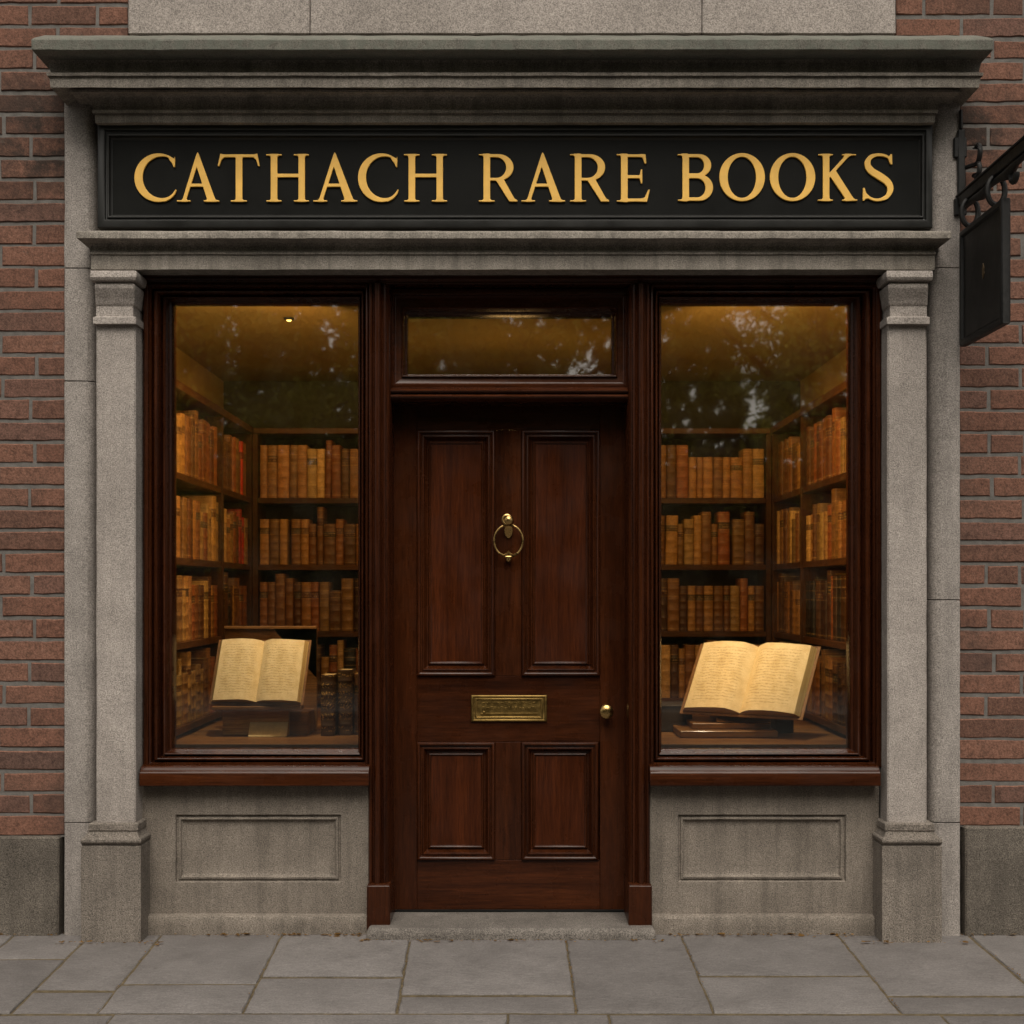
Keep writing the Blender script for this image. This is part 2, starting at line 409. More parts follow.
# ---- brick walls
def brick_wall(x0, x1, zb, side):
    """courses of separate bricks; side -1: wall left of the stone, +1: right of it"""
    mb = MB(); bm = mb.bm
    rr = random.Random(3 + side)
    ch = .0876; z = zb + .008; row = 0
    while z < 4.95:
        a, b = x0, x1
        if z + ch > Z(42): 
            if side < 0: b = X(128)
            else: a = X(896)
        L, gap = .262, .0135
        x = a if side > 0 else b
        first = (.12 if row % 2 else .255) + rr.uniform(-.02, .02)
        if row % 5 == 3: first = .27
        run = 0
        while (x < b - .02 if side > 0 else x > a + .02):
            w = first if run == 0 else (L if (rr.random() > .18) else .125) + rr.uniform(-.008, .008)
            run += 1
            p, q = (x, min(x + w, b)) if side > 0 else (max(x - w, a), x)
            x = q + gap if side > 0 else p - gap
            if q - p < .03: continue
            h = ch - gap + rr.uniform(-.003, .002)
            yf = rr.uniform(-.0035, -.001); c = .004
            tl = [rr.uniform(-.0022, .0022) for _ in range(8)]
            base = [(p, .03, z + tl[0]), (q, .03, z + tl[1]), (q, .03, z + h + tl[2]), (p, .03, z + h + tl[3])]
            mid = [(p, yf + c, z + tl[0]), (q, yf + c, z + tl[1]), (q, yf + c, z + h + tl[2]), (p, yf + c, z + h + tl[3])]
            fr = [(p + c, yf + tl[4] * .5, z + c + tl[0]), (q - c, yf + tl[5] * .5, z + c + tl[1]), (q - c, yf + tl[6] * .5, z + h - c + tl[2]), (p + c, yf + tl[7] * .5, z + h - c + tl[3])]
            # subdivide the front for uneven arrises
            n = max(2, int((q - p) / .035))
            def seg(qd):
                o = []
                for i in range(n + 1): o.append(tuple(qd[0][k] + (qd[1][k] - qd[0][k]) * i / n for k in range(3)))
                for i in range(n + 1): o.append(tuple(qd[2][k] + (qd[3][k] - qd[2][k]) * i / n for k in range(3)))
                return o
            rings = [seg(base), seg(mid), seg(fr)]
            def jit(pt, am):
                v = Vector(pt); nv = mnoise.noise_vector(v * 42) * am; return tuple(v + nv)
            rings[1] = [jit(t, .0028) for t in rings[1]]; rings[2] = [(lambda q: (q[0], t[1] + (q[1] - t[1]) * .35, q[2]))(jit(t, .0036)) for t in rings[2]]
            vs = [[bm.verts.new(t) for t in r_] for r_ in rings]; m_ = len(rings[0])
            for u, w_ in zip(vs, vs[1:]):
                for i in range(m_): mb.face([u[i], u[(i + 1) % m_], w_[(i + 1) % m_], w_[i]], 0)
            fv = vs[2]
            for i in range(n): mb.face([fv[i], fv[i + 1], fv[2 * n - i], fv[2 * n + 1 - i]], 0)
        z += ch; row += 1
    wall = make('brick_wall', mb, 'brick', B, sharp=22)
    mo = MB()
    xa, xb = (x0, X(128) - .0) if side < 0 else (X(896), x1)
    mo.box(x0, x1, .0025, .05, zb, Z(44)); mo.box(xa, xb, .0025, .05, Z(44) + .001, 4.97)
    make('mortar', mo, 'mortar', wall)
    return wall
WX = 3.4
bl = brick_wall(-WX, X(64) + .004, Z(837, -.0), -1)
br = brick_wall(X(960) - .004, WX, Z(827, -.0), 1)
for side, xo, top in ((-1, 60, 837), (1, 964, 827)):
    mb = MB()
    a = X(xo, -.03)
    xs = [a, a + side * .95, a + side * 1.6]
    for p, q in zip(xs, xs[1:]):
        mb.box(p + side * .004, q, -.035, .04, -.05, Z(top, -.035))
    make('plinth', mb, 'granite_rough', bl if side < 0 else br, .007, .0045, .045)

# ---- masonry body that shuts the room off from the sky
mb = MB()
mb.box(-WX, -1.67, .051, 2.6, -.05, 4.98); mb.box(1.67, WX, .051, 2.6, -.05, 4.98)
mb.box(-1.669, 1.669, .26, 2.6, 2.60, 4.98); mb.box(-1.669, 1.669, 2.36, 2.599, -.05, 2.599)
make('wall_core', mb, 'mortar', B)

# ---- stone blocks above the cornice
xs = [X(128, -.02), X(310, -.02), X(702, -.02), X(896, -.02)]
for p, q in zip(xs, xs[1:]):
    z = Z(34, -.02)
    for zt in (z + .62, z + 1.26):
        mb = MB(); mb.box(p + .0015, q - .0015, -.022, .26, z, zt - .003); z = zt
        make('stone_block', mb, 'lintel', B, .004, .0022, .06)
# ---- backing for frieze and lintel
mb = MB(); mb.box(X(100), X(925), -.02, .258, 2.66, Z(36, -.02))
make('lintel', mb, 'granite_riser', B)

# ---- piers behind the pilasters
for s, a, b in ((-1, 63, 99), (1, 925, 961)):
    mb = MB()
    pp = [(64, .05), (64, -.026), (65, -.03), (83, -.03), (87, -.027), (90, -.018), (92.5, -.004), (94, .02), (94.5, .05)]
    pp = [(X(p_, -.03) * (1 if s < 0 else -1) + (0 if s < 0 else .002), y_) for p_, y_ in pp]
    if s > 0: pp = pp[::-1]
    joints = [Z(936, -.03) - .02, Z(823, -.03), Z(600 if s > 0 else 381, -.03), Z(268, -.03), Z(84, -.03)]
    for z0, z1 in zip(joints, joints[1:]):
        mb.extrude_poly(pp, z0 + .0015, z1 - .0015)
    make('pier', mb, 'granite_pier', B, .002, .003, .05)

# ---- pilasters
def pilaster(s):
    # s=-1 left; x given for the left one in px, mirrored about 512 (right one nearly symmetric)
    def xx(px, y): return X(px, y) if s < 0 else -X(px + (1.0), y)
    def lv(px0, px1, y, z):
        a, b = xx(px0, y), xx(px1, y)
        return (min(a, b), max(a, b), y, z)
    P = thing('dummy', '', '') if False else None
    yb = .03
    sh = MB()
    z0, z1 = Z(828, -.10), Z(322, -.10)
    a, b = xx(96, -.10), xx(135.5, -.10); a, b = min(a, b), max(a, b)
    zj = Z(560, -.1)
    sh.box(a, b, -.10, yb, z0, z1)
    p = make('pilaster', sh, 'granite', B, .006, .0022, .05)
    cap = MB()
    rows = []
    prof = [(324, 93, 140, -.128), (317, 93, 140, -.128), (316.5, 96, 137, -.112), (306, 96, 137, -.112), (305, 95.5, 138, -.116), (302, 95.3, 138.3, -.120),
            (298, 95.2, 138.4, -.128), (293, 95, 138.6, -.140), (288, 94.8, 138.8, -.150), (284.5, 94.8, 138.8, -.152), (282, 95.5, 138.2, -.142), (280.5, 90.5, 142, -.165), (277, 90, 143, -.172), (273, 90, 143, -.17), (270.5, 90.5, 142.5, -.165)]
    for py, p0, p1, y in prof: rows.append(lv(p0, p1 - (4 if py > 282 else 6.5), y * .9 - .008, Z(py, y * .9 - .008)))
    cap.ustack(rows, yb)
    make('capital', cap, 'granite', p, .0015, .0014, .03, sharp=30)
    bs = MB()
    prof = [(955, 81, 140.8, -.135), (847, 81, 140.8, -.135), (845.4, 82, 140, -.131), (845, 82.5, 139.5, -.126), (844.6, 81.5, 140.5, -.136), (842.5, 80.5, 141, -.144), (840, 80.5, 141, -.144), (838.2, 82, 140, -.138), (837.8, 83.5, 139.5, -.130), (834, 86.5, 138, -.121), (831, 88.5, 137.6, -.117), (830.6, 88, 138, -.122), (824.5, 88.5, 138, -.122), (823, 90, 137, -.116)]
    rows = []
    for py, p0, p1, y in prof: rows.append(lv(p0, p1, y, Z(py, y) if py < 950 else -.02))
    bs.ustack(rows, yb)
    make('base', bs, 'granite_base', p, .002, .002, .035, sharp=24)
pilaster(-1); pilaster(1)

# ---- lower entablature over the openings
def entab(name, prof, yb, mat, rough=.0022, bev=.002, joints=()):
    rows = []
    for py, p0, p1, y in prof: rows.append((X(p0, y), X(p1, y), y, Z(py, y)))
    mb = MB(); mb.ustack(rows, yb)
    return make(name, mb, mat, B, bev, rough, .035, sharp=24)
entab('architrave', [(269.5, 91, 935, -.12), (254.5, 91, 935, -.12), (254.2, 90, 936, -.127), (252.2, 90, 936, -.127), (252, 91, 935, -.122), (249.5, 91, 935.5, -.112), (246, 90, 937, -.113), (243, 87.5, 940, -.122), (241.2, 83.5, 945, -.140), (240.5, 81, 947.5, -.155), (238.6, 79, 949.5, -.169), (238.3, 76.5, 951, -.182), (232.5, 76, 951.5, -.184), (231, 77, 950.5, -.178)], .02, 'cornice')
# ---- upper cornice
entab('cornice', [(122.5, 95, 935, -.10), (113, 94.5, 935.5, -.10), (112.7, 92, 938, -.116), (109.6, 91.5, 938.5, -.117), (109.3, 93, 937, -.104), (106, 92, 938, -.103), (101, 90, 940, -.106), (97, 86, 943.5, -.114), (94.6, 80, 949, -.130), (93.2, 75, 954, -.146), (92.8, 71.5, 958, -.152), (92, 69, 961, -.168), (89.6, 68.5, 961.5, -.169), (89.2, 70, 960, -.150), (88.4, 70, 960, -.150), (87.4, 50.5, 979, -.226), (76, 49, 981, -.227), (75.6, 46.5, 983, -.238), (72.6, 46, 983.5, -.239), (72.3, 50, 979, -.196), (68, 49.5, 980, -.194), (63, 48, 981.5, -.198), (58, 45, 984, -.212), (54.5, 41, 987, -.236), (52.5, 37, 990, -.266), (50.4, 36, 991, -.274)], .0, 'cornice', .0022)
entab('coping', [(50.1, 31.5, 993.5, -.302), (40, 31, 994, -.306), (38.6, 31.5, 993, -.302), (37.4, 34, 991, -.27), (35.5, 44, 980, -.18)], .0, 'cornice_top', .0035, .003)

# ---- stall risers under the windows
for s in (-1, 1):
    x0, x1 = (X(141), X(369)) if s < 0 else (X(650), X(879))
    po = (X(175.5), X(341), Z(882.5), Z(814.5)) if s < 0 else (X(678), X(846), Z(882), Z(814.5))
    pi = (po[0] + .036, po[1] - .036, po[2] + .036, po[3] - .036)
    z0, z1 = -.02, Z(783)
    mb = MB()
    rect = lambda q: [(q[0], 0, q[2]), (q[1], 0, q[2]), (q[1], 0, q[3]), (q[0], 0, q[3])]
    o = (x0, x1, z0, z1)
    mb.frame(o, po, [(0, .09), (0, 0), (1, 0)])
    mb.frame(po, pi, [(0, 0), (.1, .012), (.3, .013), (.34, .006), (.55, .004), (.62, .012), (.8, .018), (1, .02)])
    v = [mb.bm.verts.new((pi[i], .02, pi[j])) for i, j in ((0, 2), (1, 2), (1, 3), (0, 3))]; mb.face(v)
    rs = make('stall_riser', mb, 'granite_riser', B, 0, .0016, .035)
    sk = MB()
    zt = Z(916, -.025)
    a, b = (X(147), X(368)) if s < 0 else (X(651), X(873))
    sk.ustack([(a, b, -.03, -.02), (a, b, -.03, zt - .012), (a, b, -.026, zt - .004), (a, b, -.018, zt), (a, b, -.002, zt + .004)], .004)
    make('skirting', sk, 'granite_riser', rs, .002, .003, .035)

# ---- timber head beam and posts
mb = MB()
zb_, zt_ = Z(284.5), 2.66
mb.extrude_poly([(-.03, zt_), (-.03, zb_ + .035), (-.022, zb_ + .03), (-.022, zb_ + .016), (-.01, zb_ + .012), (-.01, zb_), (.2, zb_), (.2, zt_)], X(144), X(881), 'x')
make('head_beam', mb, 'wood_x', B, .002)
def vpost(name, px0, px1, flip):
    a, b = X(px0, -.03), X(px1, -.03)
    w = b - a
    prof = [(0, .26), (0, -.012), (.06, -.022), (.17, -.022), (.2, -.012), (.27, -.012), (.31, -.03), (.38, -.036), (.5, -.036), (.56, -.03), (.6, -.016), (.66, -.012), (.70, -.02), (.80, -.022), (.83, -.008), (.93, .0), (1.0, .012), (1.0, .26)]
    if flip: prof = [(1 - t, y) for t, y in prof[::-1]]
    zb = Z(884, -.04)
    mb = MB(); mb.extrude_poly([(a + t * w, y) for t, y in prof], zb - .02, Z(285))
    p = make(name, mb, 'wood_z', B, .0018)
    k = MB()
    zt = zb
    k.ustack([(a - .003, b + .004, -.05, .012), (a - .003, b + .004, -.05, zt - .008), (a + .001, b, -.044, zt)], .25)
    make('plinth_block', k, 'wood_z', p, .003)
vpost('door_post', 368, 389.5, False); vpost('door_post', 629, 650.5, True)

# ---- display windows
def display_window(s):
    if s < 0: o = (X(144), X(368.5), Z(767), Z(284)); g = (174, 358.5, 748.5, 304.5)
    else: o = (X(650), X(881), Z(767), Z(284)); g = (661, 848.5, 748.5, 304.5)
    yg = .08
    i = (X(g[0], yg), X(g[1], yg), Z(g[2], yg), Z(g[3], yg))
    W = thing_part('display_window', B)
    mb = MB()
    pr = [(0, .12), (0, -.012), (.08, -.018), (.2, -.018), (.22, -.004), (.29, .002), (.31, .03), (.36, .03), (.38, .002), (.44, -.006), (.54, -.006), (.58, .004), (.61, .026), (.64, .042), (.70, .042), (.73, .016), (.80, .018), (.86, .034), (.9, .05), (.96, .055), (1.0, .066), (1.0, .12)]
    mb.frame(o, i, pr)
    make('frame', mb, 'wood_z' , W, .0012)
    pn = MB(); pn.box(i[0] - .006, i[1] + .006, yg, yg + .006, i[2] - .006, i[3] + .006)
    make('pane', pn, 'glass', W, sharp=0)
    sl = MB()
    a, b = (X(139.5, -.07), X(369.5, -.05)) if s < 0 else (X(649.5, -.05), X(880.5, -.07))
    zt, z1 = Z(765.5, -.02), Z(786, -.075)
    prof = [(.09, z1 + .01), (-.05, z1 + .01), (-.06, z1), (-.075, z1), (-.075, z1 + .05), (-.07, z1 + .056), (-.062, z1 + .058), (-.058, z1 + .066), (-.05, z1 + .074), (-.042, z1 + .076), (-.02, zt + .004), (.02, zt + .010), (.09, zt + .01)]
    sl.extrude_poly(prof, a, b, 'x')
    make('sill', sl, 'wood_x', W, .002)
    return W
def thing_part(name, parent):
    o = bpy.data.objects.new(name, None); COL.objects.link(o); o.parent = parent
    o.empty_display_size = .1; WL[o.name] = Vector((0, 0, 0)); return o
display_window(-1); display_window(1)

# ---- transom light over the door
yd = .18
T = thing_part('transom_window', B)
yt = .13
to = (X(389, .06), X(630, .06), Z(389, .06), Z(284)); ti = (X(407.5, yt), X(611.5, yt), Z(375, yt), Z(316.5, yt))
mb = MB()
mb.frame(to, ti, [(0, .2), (0, .06), (.1, .052), (.28, .052), (.3, .07), (.42, .075), (.72, .078), (.74, .068), (.80, .066), (.85, .08), (.9, .1), (.95, .104), (1, .118), (1, .18)])
make('frame', mb, 'wood_x', T, .0012)
pn = MB(); pn.box(ti[0] - .006, ti[1] + .006, yt, yt + .006, ti[2] - .006, ti[3] + .006)
make('pane', pn, 'glass', T, sharp=0)
mb = MB()
zc = Z(401, .03); zt = Z(386.5, .03)
h = zt - zc
mb.extrude_poly([(.22, zc), (.05, zc), (.04, zc + .1 * h), (.024, zc + .16 * h), (.018, zc + .3 * h), (.024, zc + .42 * h), (.034, zc + .47 * h), (.034, zc + .53 * h), (.022, zc + .58 * h), (.018, zc + .7 * h), (.024, zc + .82 * h), (.04, zc + .86 * h), (.052, zc + h), (.22, zc + h)], X(389, .02), X(629.5, .02), 'x')
make('transom_bar', mb, 'wood_x', B, .001)

# ---- the door
DX0, DX1 = X(389, .0), X(629.5, .0)
DZ0, DZ1 = .050, zc + .004
def dr(px0, px1, py0, py1): return (X(px0, yd), X(px1, yd), Z(py1, yd), Z(py0, yd))
pans = [dr(417, 495, 430, 676), dr(521.5, 600, 430, 676), dr(417, 495, 742, 860), dr(521.5, 598.5, 742, 860)]
mb = MB()
e = .0006
L0, L1, R0, R1 = pans[0][0], pans[0][1], pans[1][0], pans[1][1]
mb.box(DX0, L0, yd, yd + .045, DZ0, DZ1, 0); mb.box(R1, DX1, yd, yd + .045, DZ0, DZ1, 0)
mb.box(L0 + e, R1 - e, yd + .0008, yd + .045, pans[0][3], DZ1, 1)
mb.box(L0 + e, R1 - e, yd + .0008, yd + .045, pans[2][3], pans[0][2], 1)
mb.box(L0 + e, R1 - e, yd + .0008, yd + .045, DZ0, pans[2][2], 1)
mb.box(L1, R0, yd + .0004, yd + .045, pans[0][2] + e, pans[0][3] - e, 0)
mb.box(L1, R0, yd + .0004, yd + .045, pans[2][2] + e, pans[2][3] - e, 0)
door = make('front_door', mb, ['wood_z', 'wood_x'], B, .0012)
for po in pans:
    ins = .058
    pi = (po[0] + ins, po[1] - ins, po[2] + ins, po[3] - ins)
    mb = MB()
    y = yd
    mb.frame(po, pi, [(0, y + .03), (0, y - .006), (.06, y - .013), (.16, y - .015), (.24, y - .011), (.28, y - .003), (.36, y - .002), (.40, y - .007), (.48, y - .008), (.55, y - .001), (.62, y + .010), (.70, y + .015), (.78, y + .016), (.82, y + .009), (.90, y + .007), (.96, y + .010), (1.0, y + .014)], 0)
    v = [mb.bm.verts.new((pi[i], y + .014, pi[j])) for i, j in ((0, 2), (1, 2), (1, 3), (0, 3))]; mb.face(v, 1)
    make('door_panel', mb, ['wood_z', 'wood_field'], door, .0008)
# knocker
mb = MB(); c = (X(508.5, yd), yd, Z(541, yd))
u = 5.68 / F
yk = yd - .032
mb.ring((c[0], yk, c[2] - .0), 14.3 * u, 16 * u, .0046, 'y', 40, 8, 0, R(112), R(428))
pts = [(c[0] + 14.3 * u * math.cos(R(t)), yk, c[2] + 16 * u * math.sin(R(t))) for t in (112, 100)]
mb.tube([(c[0] + x * u, yk - .001, c[2] + z * u) for x, z in ((-9, -12.5), (-5, -15), (-1, -13.2), (0, -11.5), (1, -13.2), (5, -15), (9, -12.5))], [.005, .0065, .007, .008, .007, .0065, .005], 8)
mb.tube([(c[0] + x * u, yk, c[2] + z * u) for x, z in ((-5.4, 14.8), (0, 16.2), (5.4, 14.8))], .0062, 8)
mb.lathe((c[0], yd, c[2] + 20 * u), [(.021, 0), (.021, -.006), (.014, -.012), (.013, -.03), (.019, -.034), (.021, -.042), (.016, -.052), (.006, -.058)], 'y', 20)
mb.ring((c[0] - 1.5 * u, yd - .044, c[2] + 21 * u), .017, .018, .006, 'y', 24, 8)
mb.loft([[(c[0] + sx * w, yy, zz) for sx, yy in ((-1, yd), (-1, yd - dp), (1, yd - dp), (1, yd))] for w, dp, zz in ((.004, .008, c[2] + 3 * u), (.014, .014, c[2] + 6 * u), (.017, .018, c[2] + 11 * u), (.012, .03, c[2] + 17 * u))])
mb.lathe((c[0], yd, c[2] - 18.5 * u), [(.012, 0), (.012, -.006), (.008, -.012), (.010, -.02), (.008, -.028), (.003, -.031)], 'y', 16)
make('knocker', mb, 'brass', door, 0)
# letter plate
q = dr(471, 547, 695, 721.5)
mb = MB(); y = yd
ins = .034
pi = (q[0] + ins, q[1] - ins, q[2] + .026, q[3] - .026)
mb.frame(q, pi, [(0, y + .002), (0, y - .006), (.12, y - .010), (.28, y - .010), (.34, y - .006), (.5, y - .005), (.56, y - .009), (.72, y - .009), (.8, y - .004), (1, y - .004)])
v = [mb.bm.verts.new((pi[i], y - .004, pi[j])) for i, j in ((0, 2), (1, 2), (1, 3), (0, 3))]; mb.face(v)
rr = random.Random(5)
for row in range(2):                                       # worn raised tooling of the flap
    xk = pi[0] + .012
    while xk < pi[1] - .02:
        w = rr.uniform(.005, .014); zc_ = pi[2] + .024 + row * .022
        mb.box(xk, xk + w, y - .0058, y - .0035, zc_ + rr.uniform(-.003, .003), zc_ + rr.uniform(.008, .013)); xk += w + rr.uniform(.003, .007)
mb.box(pi[0] + .006, pi[1] - .004, y - .008, y - .0035, pi[2] + .004, pi[2] + .010)
mb.lathe((pi[0] + .02, y - .003, pi[2] + .013), [(.006, 0), (.006, -.006), (.003, -.009)], 'y', 10)
make('letter_plate', mb, 'brass_old', door, .0008)
mb = MB()
mb.lathe((X(606.5, yd - .03), yd, Z(711.5, yd - .03)), [(.026, 0), (.026, -.004), (.012, -.008), (.0105, -.022), (.018, -.03), (.025, -.036), (.029, -.043), (.027, -.05), (.019, -.056), (.008, -.058)], 'y', 28)
make('door_knob', mb, 'brass', door, 0)
# brass weather strip at the foot and the granite step
mb = MB(); mb.box(DX0, DX1, yd - .012, yd + .03, .0455, .0535)
make('weather_bar', mb, 'charcoal', B, .001)
mb = MB()
sa, sb = X(366.5, -.1), X(656, -.1)
mb.ustack([(sa, sb, -.115, -.03), (sa, sb, -.118, .02), (sa + .003, sb - .003, -.112, .036), (sa + .01, sb - .01, -.098, .0445)], .3)
make('doorstep', mb, 'step', B, .004, .0035, .04)

# ---- room lining
mb = MB()
mb.box(-1.669, -1.64, .125, 2.355, .0, 2.56)
make('side_wall', mb, 'ceiling', B)
mb = MB(); mb.box(1.64, 1.669, .125, 2.355, 0, 2.56)
make('side_wall', mb, 'ceiling', B)
mb = MB(); mb.box(-1.64, 1.64, 2.32, 2.357, 0, 2.56)
make('back_wall', mb, 'backwall', B)
mb = MB(); mb.box(-1.668, 1.668, .121, 2.356, 2.562, 2.599)
make('ceiling', mb, 'ceiling', B)
mb = MB()
mb.box(-1.668, X(160), .06, .123, -.02, 2.66); mb.box(X(866), 1.668, .06, .123, -.02, 2.66)       # linings beside the windows
mb.box(X(160) + .001, X(385), .095, .123, -.02, Z(757)); mb.box(X(640), X(866) - .001, .095, .123, -.02, Z(757))
mb.box(X(362), X(388), .125, .258, 0, 2.56); mb.box(X(631), X(656), .125, .258, 0, 2.56)
mb.box(X(388), X(631), .2, .258, ti[3] + .02, 2.561)
make('inner_lining', mb, 'back_panel', B)
mb = MB(); mb.box(-1.668, 1.668, .301, 2.355, -.06, -.002)
make('room_floor', mb, 'floorwood', B)
PZ = .742
for s in (-1, 1):
    mb = MB(); a, b = sorted((s * .50, s * 1.639))
    w = (1.9 - .124) / 9
    for k in range(9): mb.box(a, b, .124 + k * w + .0012, .124 + (k + 1) * w - .0012, PZ - .03, PZ - (k % 3) * .0008)
    mb.box(a, b, .13, 1.9, PZ - .2, PZ - .032); 
    mb.box(s * .51, s * .535, .26, 1.9, 0, PZ - .201)
    make('display_platform', mb, 'platform', B, .001)

# ================================================================== SIGN BOARD
def sdf_poly(poly, gx, gy):
    p = np.array(poly, float); d = np.full(gx.shape, 1e9); inside = np.zeros(gx.shape, bool)
    for (x1, y1), (x2, y2) in zip(p, np.roll(p, -1, 0)):
        ex, ey = x2 - x1, y2 - y1; l2 = ex * ex + ey * ey
        if l2 < 1e-9: continue
        t = np.clip(((gx - x1) * ex + (gy - y1) * ey) / l2, 0, 1)
        d = np.minimum(d, (gx - x1 - t * ex) ** 2 + (gy - y1 - t * ey) ** 2)
        c = ((y1 > gy) != (y2 > gy))
        if abs(ey) > 1e-9: inside ^= c & (gx < (x2 - x1) * (gy - y1) / ey + x1)
    d = np.sqrt(d); return np.where(inside, -d, d)
def ell(cx, cy, rx, ry, rot=0):
    o = []
    for k in range(72):
        t = 2 * math.pi * k / 72; x, y = rx * math.cos(t), ry * math.sin(t)
        o.append((cx + x * math.cos(rot) - y * math.sin(rot), cy + x * math.sin(rot) + y * math.cos(rot)))
    return o
def rc(x0, x1, y0, y1): return [(x0, y0), (x1, y0), (x1, y1), (x0, y1)]
def stroke(pts, ws, n=8):
    """catmull-rom centre line with varying width as one polygon"""
    P = [Vector((*p, 0)) for p in pts]; q = []; w = []
    for i in range(len(P) - 1):
        p0, p1, p2, p3 = P[max(i - 1, 0)], P[i], P[i + 1], P[min(i + 2, len(P) - 1)]
        for k in range(n):
            t = k / n
            q.append(.5 * ((2 * p1) + (p2 - p0) * t + (2 * p0 - 5 * p1 + 4 * p2 - p3) * t * t + (3 * p1 - p0 - 3 * p2 + p3) * t ** 3)); w.append(ws[i] + (ws[i + 1] - ws[i]) * (3 * t * t - 2 * t ** 3))
    q.append(P[-1]); w.append(ws[-1]); l, r = [], []
    for i in range(len(q)):
        t = (q[min(i + 1, len(q) - 1)] - q[max(i - 1, 0)]).normalized(); nrm = Vector((-t.y, t.x, 0))
        l.append(tuple((q[i] + nrm * w[i] / 2)[:2])); r.append(tuple((q[i] - nrm * w[i] / 2)[:2]))
    return l + r[::-1]
# every glyph: (cap top, baseline, [(op, polygon, smoothing)]) drawn in picture units, y downwards
def serifs(*xs): return [('+', rc(a, b, y0 + (1.5 if y0 > 200 else 0), y1 - (1.5 if y0 < 200 else 0)), 12) for a, b, y0, y1 in xs]
GL = {
 'C': (67, 292, [('+', ell(186, 180, 116, 118), 0), ('-', ell(203, 178, 93, 101), 0), ('-', [(232, 118), (330, 60), (330, 300), (252, 244), (215, 200)], 0), ('-', rc(266, 330, 40, 132), 0),
      ('+', [(228, 72), (262, 88), (265, 76), (265, 129), (259, 129), (252, 112), (238, 94)], 3), ('-', rc(240, 340, 132, 330), 0), ('+', stroke([(212, 290), (238, 278), (258, 260), (270, 238)], [15, 14, 11, 6]), 0)]),
 'A': (67, 292, [('+', [(371, 72), (378, 56), (388, 84), (321, 292), (302, 292)], 0), ('+', [(366, 88), (378, 56), (384, 64), (469, 292), (428, 292), (372, 120)], 0), ('+', rc(330, 424, 209, 224), 0)] + serifs((276, 343, 288, 296), (409, 486, 288, 296))),
 'T': (67, 292, [('+', rc(562, 595, 70, 292), 0), ('+', rc(488, 667, 67, 81), 6), ('+', [(487, 63), (498, 67), (506, 80), (492, 94), (482, 124), (473, 124)], 5), ('+', [(668, 63), (657, 67), (649, 80), (663, 94), (672, 124), (681, 124)], 5)] + serifs((538, 617, 288, 296))),
 'H': (67, 292, [('+', rc(733, 766, 70, 292), 0), ('+', rc(870, 902, 70, 292), 0), ('+', rc(755, 880, 161, 178), 0)] + serifs((710, 788, 66, 74), (711, 787, 288, 296), (847, 922, 66, 74), (847, 922, 288, 296))),
 'R': (67, 292, [('+', ell(138, 130, 74, 64), 0), ('+', rc(80, 138, 66, 194), 0), ('-', ell(128, 131, 48, 50), 0), ('-', rc(97, 128, 81, 181), 0), ('-', rc(20, 66, 40, 320), 0), ('+', rc(65, 98, 68, 292), 0), ('+', [(122, 186), (160, 180), (216, 280), (232, 290), (232, 296), (192, 296)], 3)] + serifs((42, 90, 66, 73), (42, 120, 288, 296))),
 'E': (67, 292, [('+', rc(737, 770, 68, 292), 0), ('+', rc(750, 852, 67, 80), 0), ('+', rc(750, 838, 168, 183), 0), ('+', rc(750, 862, 281, 296), 0), ('+', [(832, 67), (857, 67), (861, 112), (852, 112), (844, 88)], 5), ('+', [(834, 140), (841, 140), (841, 208), (834, 208), (826, 175)], 5), ('+', [(878, 238), (864, 296), (826, 292), (852, 276), (869, 238)], 6)] + serifs((716, 765, 66, 73), (716, 765, 289, 296))),
 'B': (62, 270, [('+', ell(131, 111, 53, 50), 0), ('+', rc(60, 131, 61, 160), 0), ('+', ell(132, 211, 60, 59), 0), ('+', rc(60, 132, 152, 270), 0), ('-', ell(121, 111, 31, 36), 0), ('-', rc(85, 121, 75, 147), 0), ('-', ell(120, 212, 38, 43), 0), ('-', rc(85, 120, 169, 255), 0), ('-', rc(20, 56, 40, 300), 0), ('+', rc(55, 85, 63, 268), 0)] + serifs((33, 75, 61, 68), (35, 75, 263, 270))),
 'O': (62, 270, [('+', ell(322, 164, 102, 108), 0), ('-', ell(321, 165, 63, 92), 0)]),
 'K': (62, 270, [('+', rc(681, 711, 64, 268), 0), ('+', [(706, 172), (706, 150), (786, 64), (806, 64)], 0), ('+', [(712, 158), (738, 132), (822, 262), (788, 268)], 0)] + serifs((660, 727, 61, 68), (658, 727, 263, 270), (768, 832, 61, 68), (768, 838, 263, 270))),
 'S': (62, 270, [('+', stroke([(986, 84), (960, 68), (925, 64), (893, 76), (881, 104), (896, 134), (936, 160), (970, 186), (982, 216), (968, 250), (930, 266), (893, 258), (868, 232)], [5, 12, 13, 20, 27, 31, 33, 31, 27, 19, 12, 11, 7]), 0), ('+', [(982, 61), (989, 61), (991, 107), (982, 107), (972, 82)], 4), ('+', [(861, 212), (869, 212), (876, 240), (892, 258), (872, 262), (866, 270), (860, 270)], 4)]),
}
